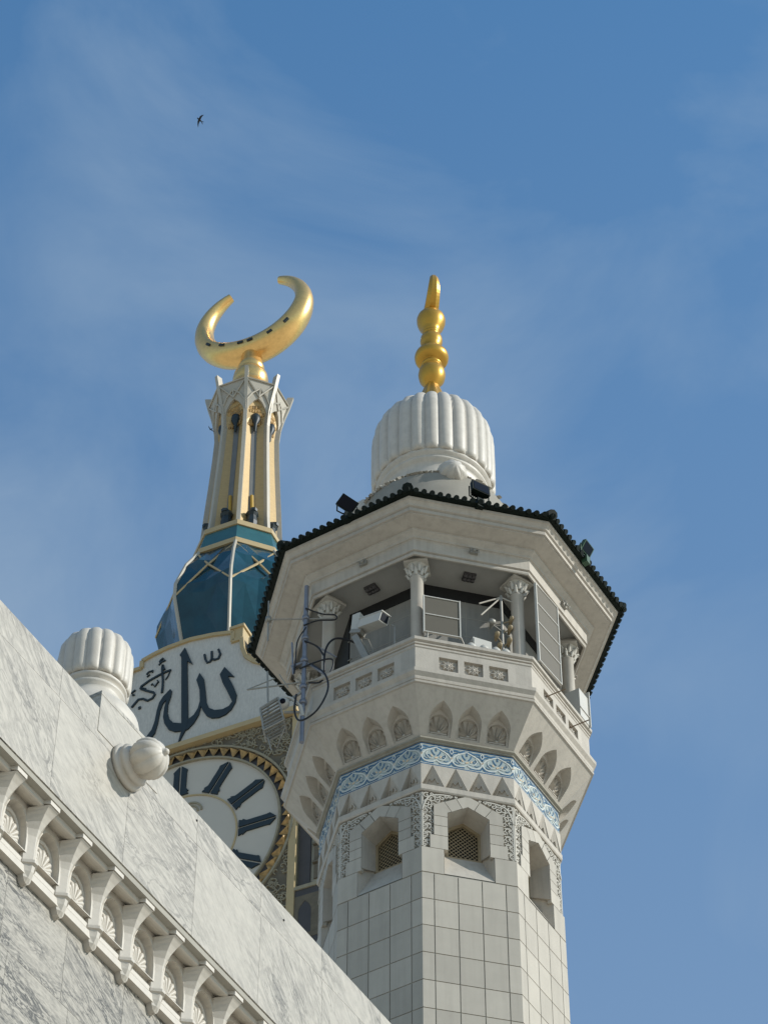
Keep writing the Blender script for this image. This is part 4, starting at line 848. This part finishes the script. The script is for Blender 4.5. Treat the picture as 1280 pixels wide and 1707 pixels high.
# gold arches under the crown and lattice over them
b = MB()
for k in range(8):
    def cf(s_, z_, d, k=k):
        r = 6.4 + max(0, (z_ - 462)) ** 1.25 * .105; a = radians(45 + 45 * k); w = r * sin(radians(22.5)); c = r * HC
        return (sin(a) * (c + d) + cos(a) * s_ * w, -cos(a) * (c + d) + sin(a) * s_ * w, z_)
    arch = [(-.86, 460), (.86, 460), (.86, 464.6), (.62, 466.6), (.3, 468.1), (0, 468.9), (-.3, 468.1), (-.62, 466.6), (-.86, 464.6)]
    b.plate([(-.95, 460), (-.86, 460)] + arch[2:][::-1] + [(.86, 460), (.95, 460), (.95, 473.4), (-.95, 473.4)], [], cf, -1.0, -.45)
crown = part('crown', b, tw, FIN, UP)
b = MB()
for k in range(8):
    def cf(s_, z_, d, k=k):
        r = 6.4 + max(0, (z_ - 462)) ** 1.25 * .105; a = radians(45 + 45 * k); w = r * sin(radians(22.5)); c = r * HC
        return (sin(a) * (c + d) + cos(a) * s_ * w, -cos(a) * (c + d) + sin(a) * s_ * w, z_)
    for P in ([(-.9, 473.2), (.9, 473.2)], [(-.9, 473), (0, 469.2), (.9, 473)], [(-.9, 467.5), (-.5, 469.6), (0, 471.2), (.5, 469.6), (.9, 467.5)], [(0, 469.0), (0, 471)]):
        P = [(p[0] , p[1]) for p in P]
        n = len(P)
        for i in range(n - 1): b.tube([cf(P[i][0], P[i][1], -.3), cf(P[i + 1][0], P[i + 1][1], -.3)], .2, 5, False)
part('crown_lattice', b, crown, FIN)
b = MB()
for k in range(8):
    for q, r_ in ((-.55, 1.0), (.55, 1.0), (-.95, .8), (.95, .8), (-.2, .6), (.25, .6)):
        a = radians(45 + 45 * k); t_ = Vector((cos(a), sin(a), 0))
        for z, rr in ((467.2, .6), (466.2, .5), (465.0, .5), (463.8, .4), (462.8, .35)):
            z += q * .6; c = om(4.95 + .3 * (z > 465), k, z) + t_ * q * 1.5; b.lathe([(.001, -.9), (rr * .8, -.5), (rr, .1), (rr * .6, .5), (.001, .8)], 6, M=Matrix.Translation(c), smooth=False)
part('crown_relief', b, crown, GOLDR)
for k in range(8): b = MB(); b.lathe([(.001, -3.4), (.25, -3.0), (.4, -1.0), (.95, .2), (.9, 1.5), (.001, 2.1)], 12, M=Matrix.Translation(om(5.15, k, 463.2))); part('crown_lamp', b, crown, INK)
for k in range(8):     # dark loudspeaker clusters and yellow pipe at the foot of each slot
    b = MB(); c = om(6.4, k, 431.2); b.lathe([(.001, -2.4), (1.0, -2.2), (1.15, 0), (.9, 1.6), (1.3, 2.2), (1.0, 3.0), (.001, 3.1)], 8, M=Matrix.Translation(c), smooth=False)
    b.lathe([(.001, -.4), (.7, -.3), (.8, .3), (.001, .5)], 7, M=Matrix.Translation(om(7.2, k, 433.8)), smooth=False); part('speaker_cluster', b, tw, INK, UP)
YEL = mat('yellow_pipe', (.42, .26, .04), .6)
for k in range(8): b = MB(); b.tube([om(5.75, k, 430) + Vector((.4, 0, 0)), om(5.5, k, 440)], .38, 6); part('yellow_pipe', b, tw, YEL, UP)
# gold base and crescent
b = MB(); b.lathe([(5.6, 471), (5.4, 473.5), (4.9, 476), (4.2, 478.2), (3.6, 479.6), (3.3, 480.2), (3.5, 480.8), (3.7, 482), (3.5, 483.4), (2.9, 484.4), (2.5, 484.9), (2.7, 485.3), (2.75, 486.2), (2.3, 487.2), (2.2, 491)], 36)
gs = part('gold_spire_base', b, tw, GOLDT, UP)
b = MB(); loops = []; nsec = 16
for i in range(57):
    t = radians(30 + 300 * i / 56); e = sin(pi * i / 56); rt = 1.0 + 2.25 * e ** .9
    rh = 1.0 + 1.95 * e; 
    R_ = 11.45; c = Vector((sin(t) * R_, 0, 503.4 + cos(t) * R_)); o_ = Vector((sin(t), 0, cos(t))); lp = []
    for j in range(nsec):
        q = 2 * pi * j / nsec; x_, y_ = cos(q), sin(q)
        # rounded belly outside, flat facet chamfered toward the inner faces
        rx = rh * (1.0 if x_ > -.2 else .80); ry = rt * (1.0 if x_ > -.6 else .85)
        lp.append(c + o_ * (x_ * rx) + Vector((0, y_ * ry, 0)))
    loops.append(lp)
b.loft(loops, cap0=True, cap1=True, smooth=True); cr = part('crescent', b, gs, GOLDT)
for s_, z_ in ((-8.9, 495.4), (-5.6, 493.3), (-1.2, 491.8), (1.0, 491.6), (5.4, 492.3), (9.0, 494.6)):
    t = atan2(s_, z_ - 503.4); o_ = Vector((sin(t), 0, cos(t)));
    dist = hypot(s_, z_ - 503.4); c = Vector((s_, 0, z_)); e = sin(pi * ((math.degrees(t) % 360) - 30) / 300); rt = 1.0 + 2.25 * e ** .9; rh = 1 + 1.95 * e
    xx = (dist - 11.45) / rh; yy = -rt * sqrt(max(0.05, 1 - min(.9, xx * xx)))
    M_ = Matrix.Translation(Vector((s_, yy * .97, z_))) @ Matrix.Rotation(-t + pi, 4, 'Y').inverted()
    b = MB(); b.obox(Matrix.Translation(Vector((s_, yy * .95, z_))) @ Matrix.Rotation(t, 4, 'Y'), 1.25, .7, .55); part('crescent_window', b, cr, INK)

# ================================================================== BIRDS
def bird(lab, loc, rz, sc, roll):
    o = root('bird', lab, 'bird', loc, rz, 'birds in the sky'); o.scale = (sc,) * 3; o.rotation_euler = (roll, .2, rz)
    b = MB(); b.lathe([(.001, -.5), (.05, -.42), (.10, -.2), (.11, .05), (.09, .22), (.07, .3), (.075, .36), (.05, .42), (.012, .47), (.001, .5)], 10, M=Matrix.Rotation(-pi / 2, 4, 'X'))
    V = [Vector(p) for p in ((.06, .2, .02), (.35, .22, .06), (.62, .05, .05), (.9, -.3, .0), (.55, -.12, .05), (.3, -.08, .05), (.06, -.12, .02))]
    for sg in (1, -1):
        T_ = [Vector((sg * p.x, p.y, p.z + .012)) for p in V]; Bm = [Vector((sg * p.x, p.y, p.z - .012)) for p in V]
        b.loft([T_, Bm], cap0=True, cap1=True)
        b.loft([[Vector((sg * x, y, dz)) for x, y in ((.01, -.4), (.09, -.45), (.2, -.8), (.04, -.6))] for dz in (-.01, .01)], cap0=True, cap1=True)
    part('body', b, o, BIRD)
bird('dark swallow-like bird with pointed wings, high in the open sky at upper left', (-9.3, 84.2, 127.3), 2.0, .42, .9)
bird('tiny dark bird flying just left of the golden spire', (-23.1, 255.5, 309.5), .8, .7, .5)
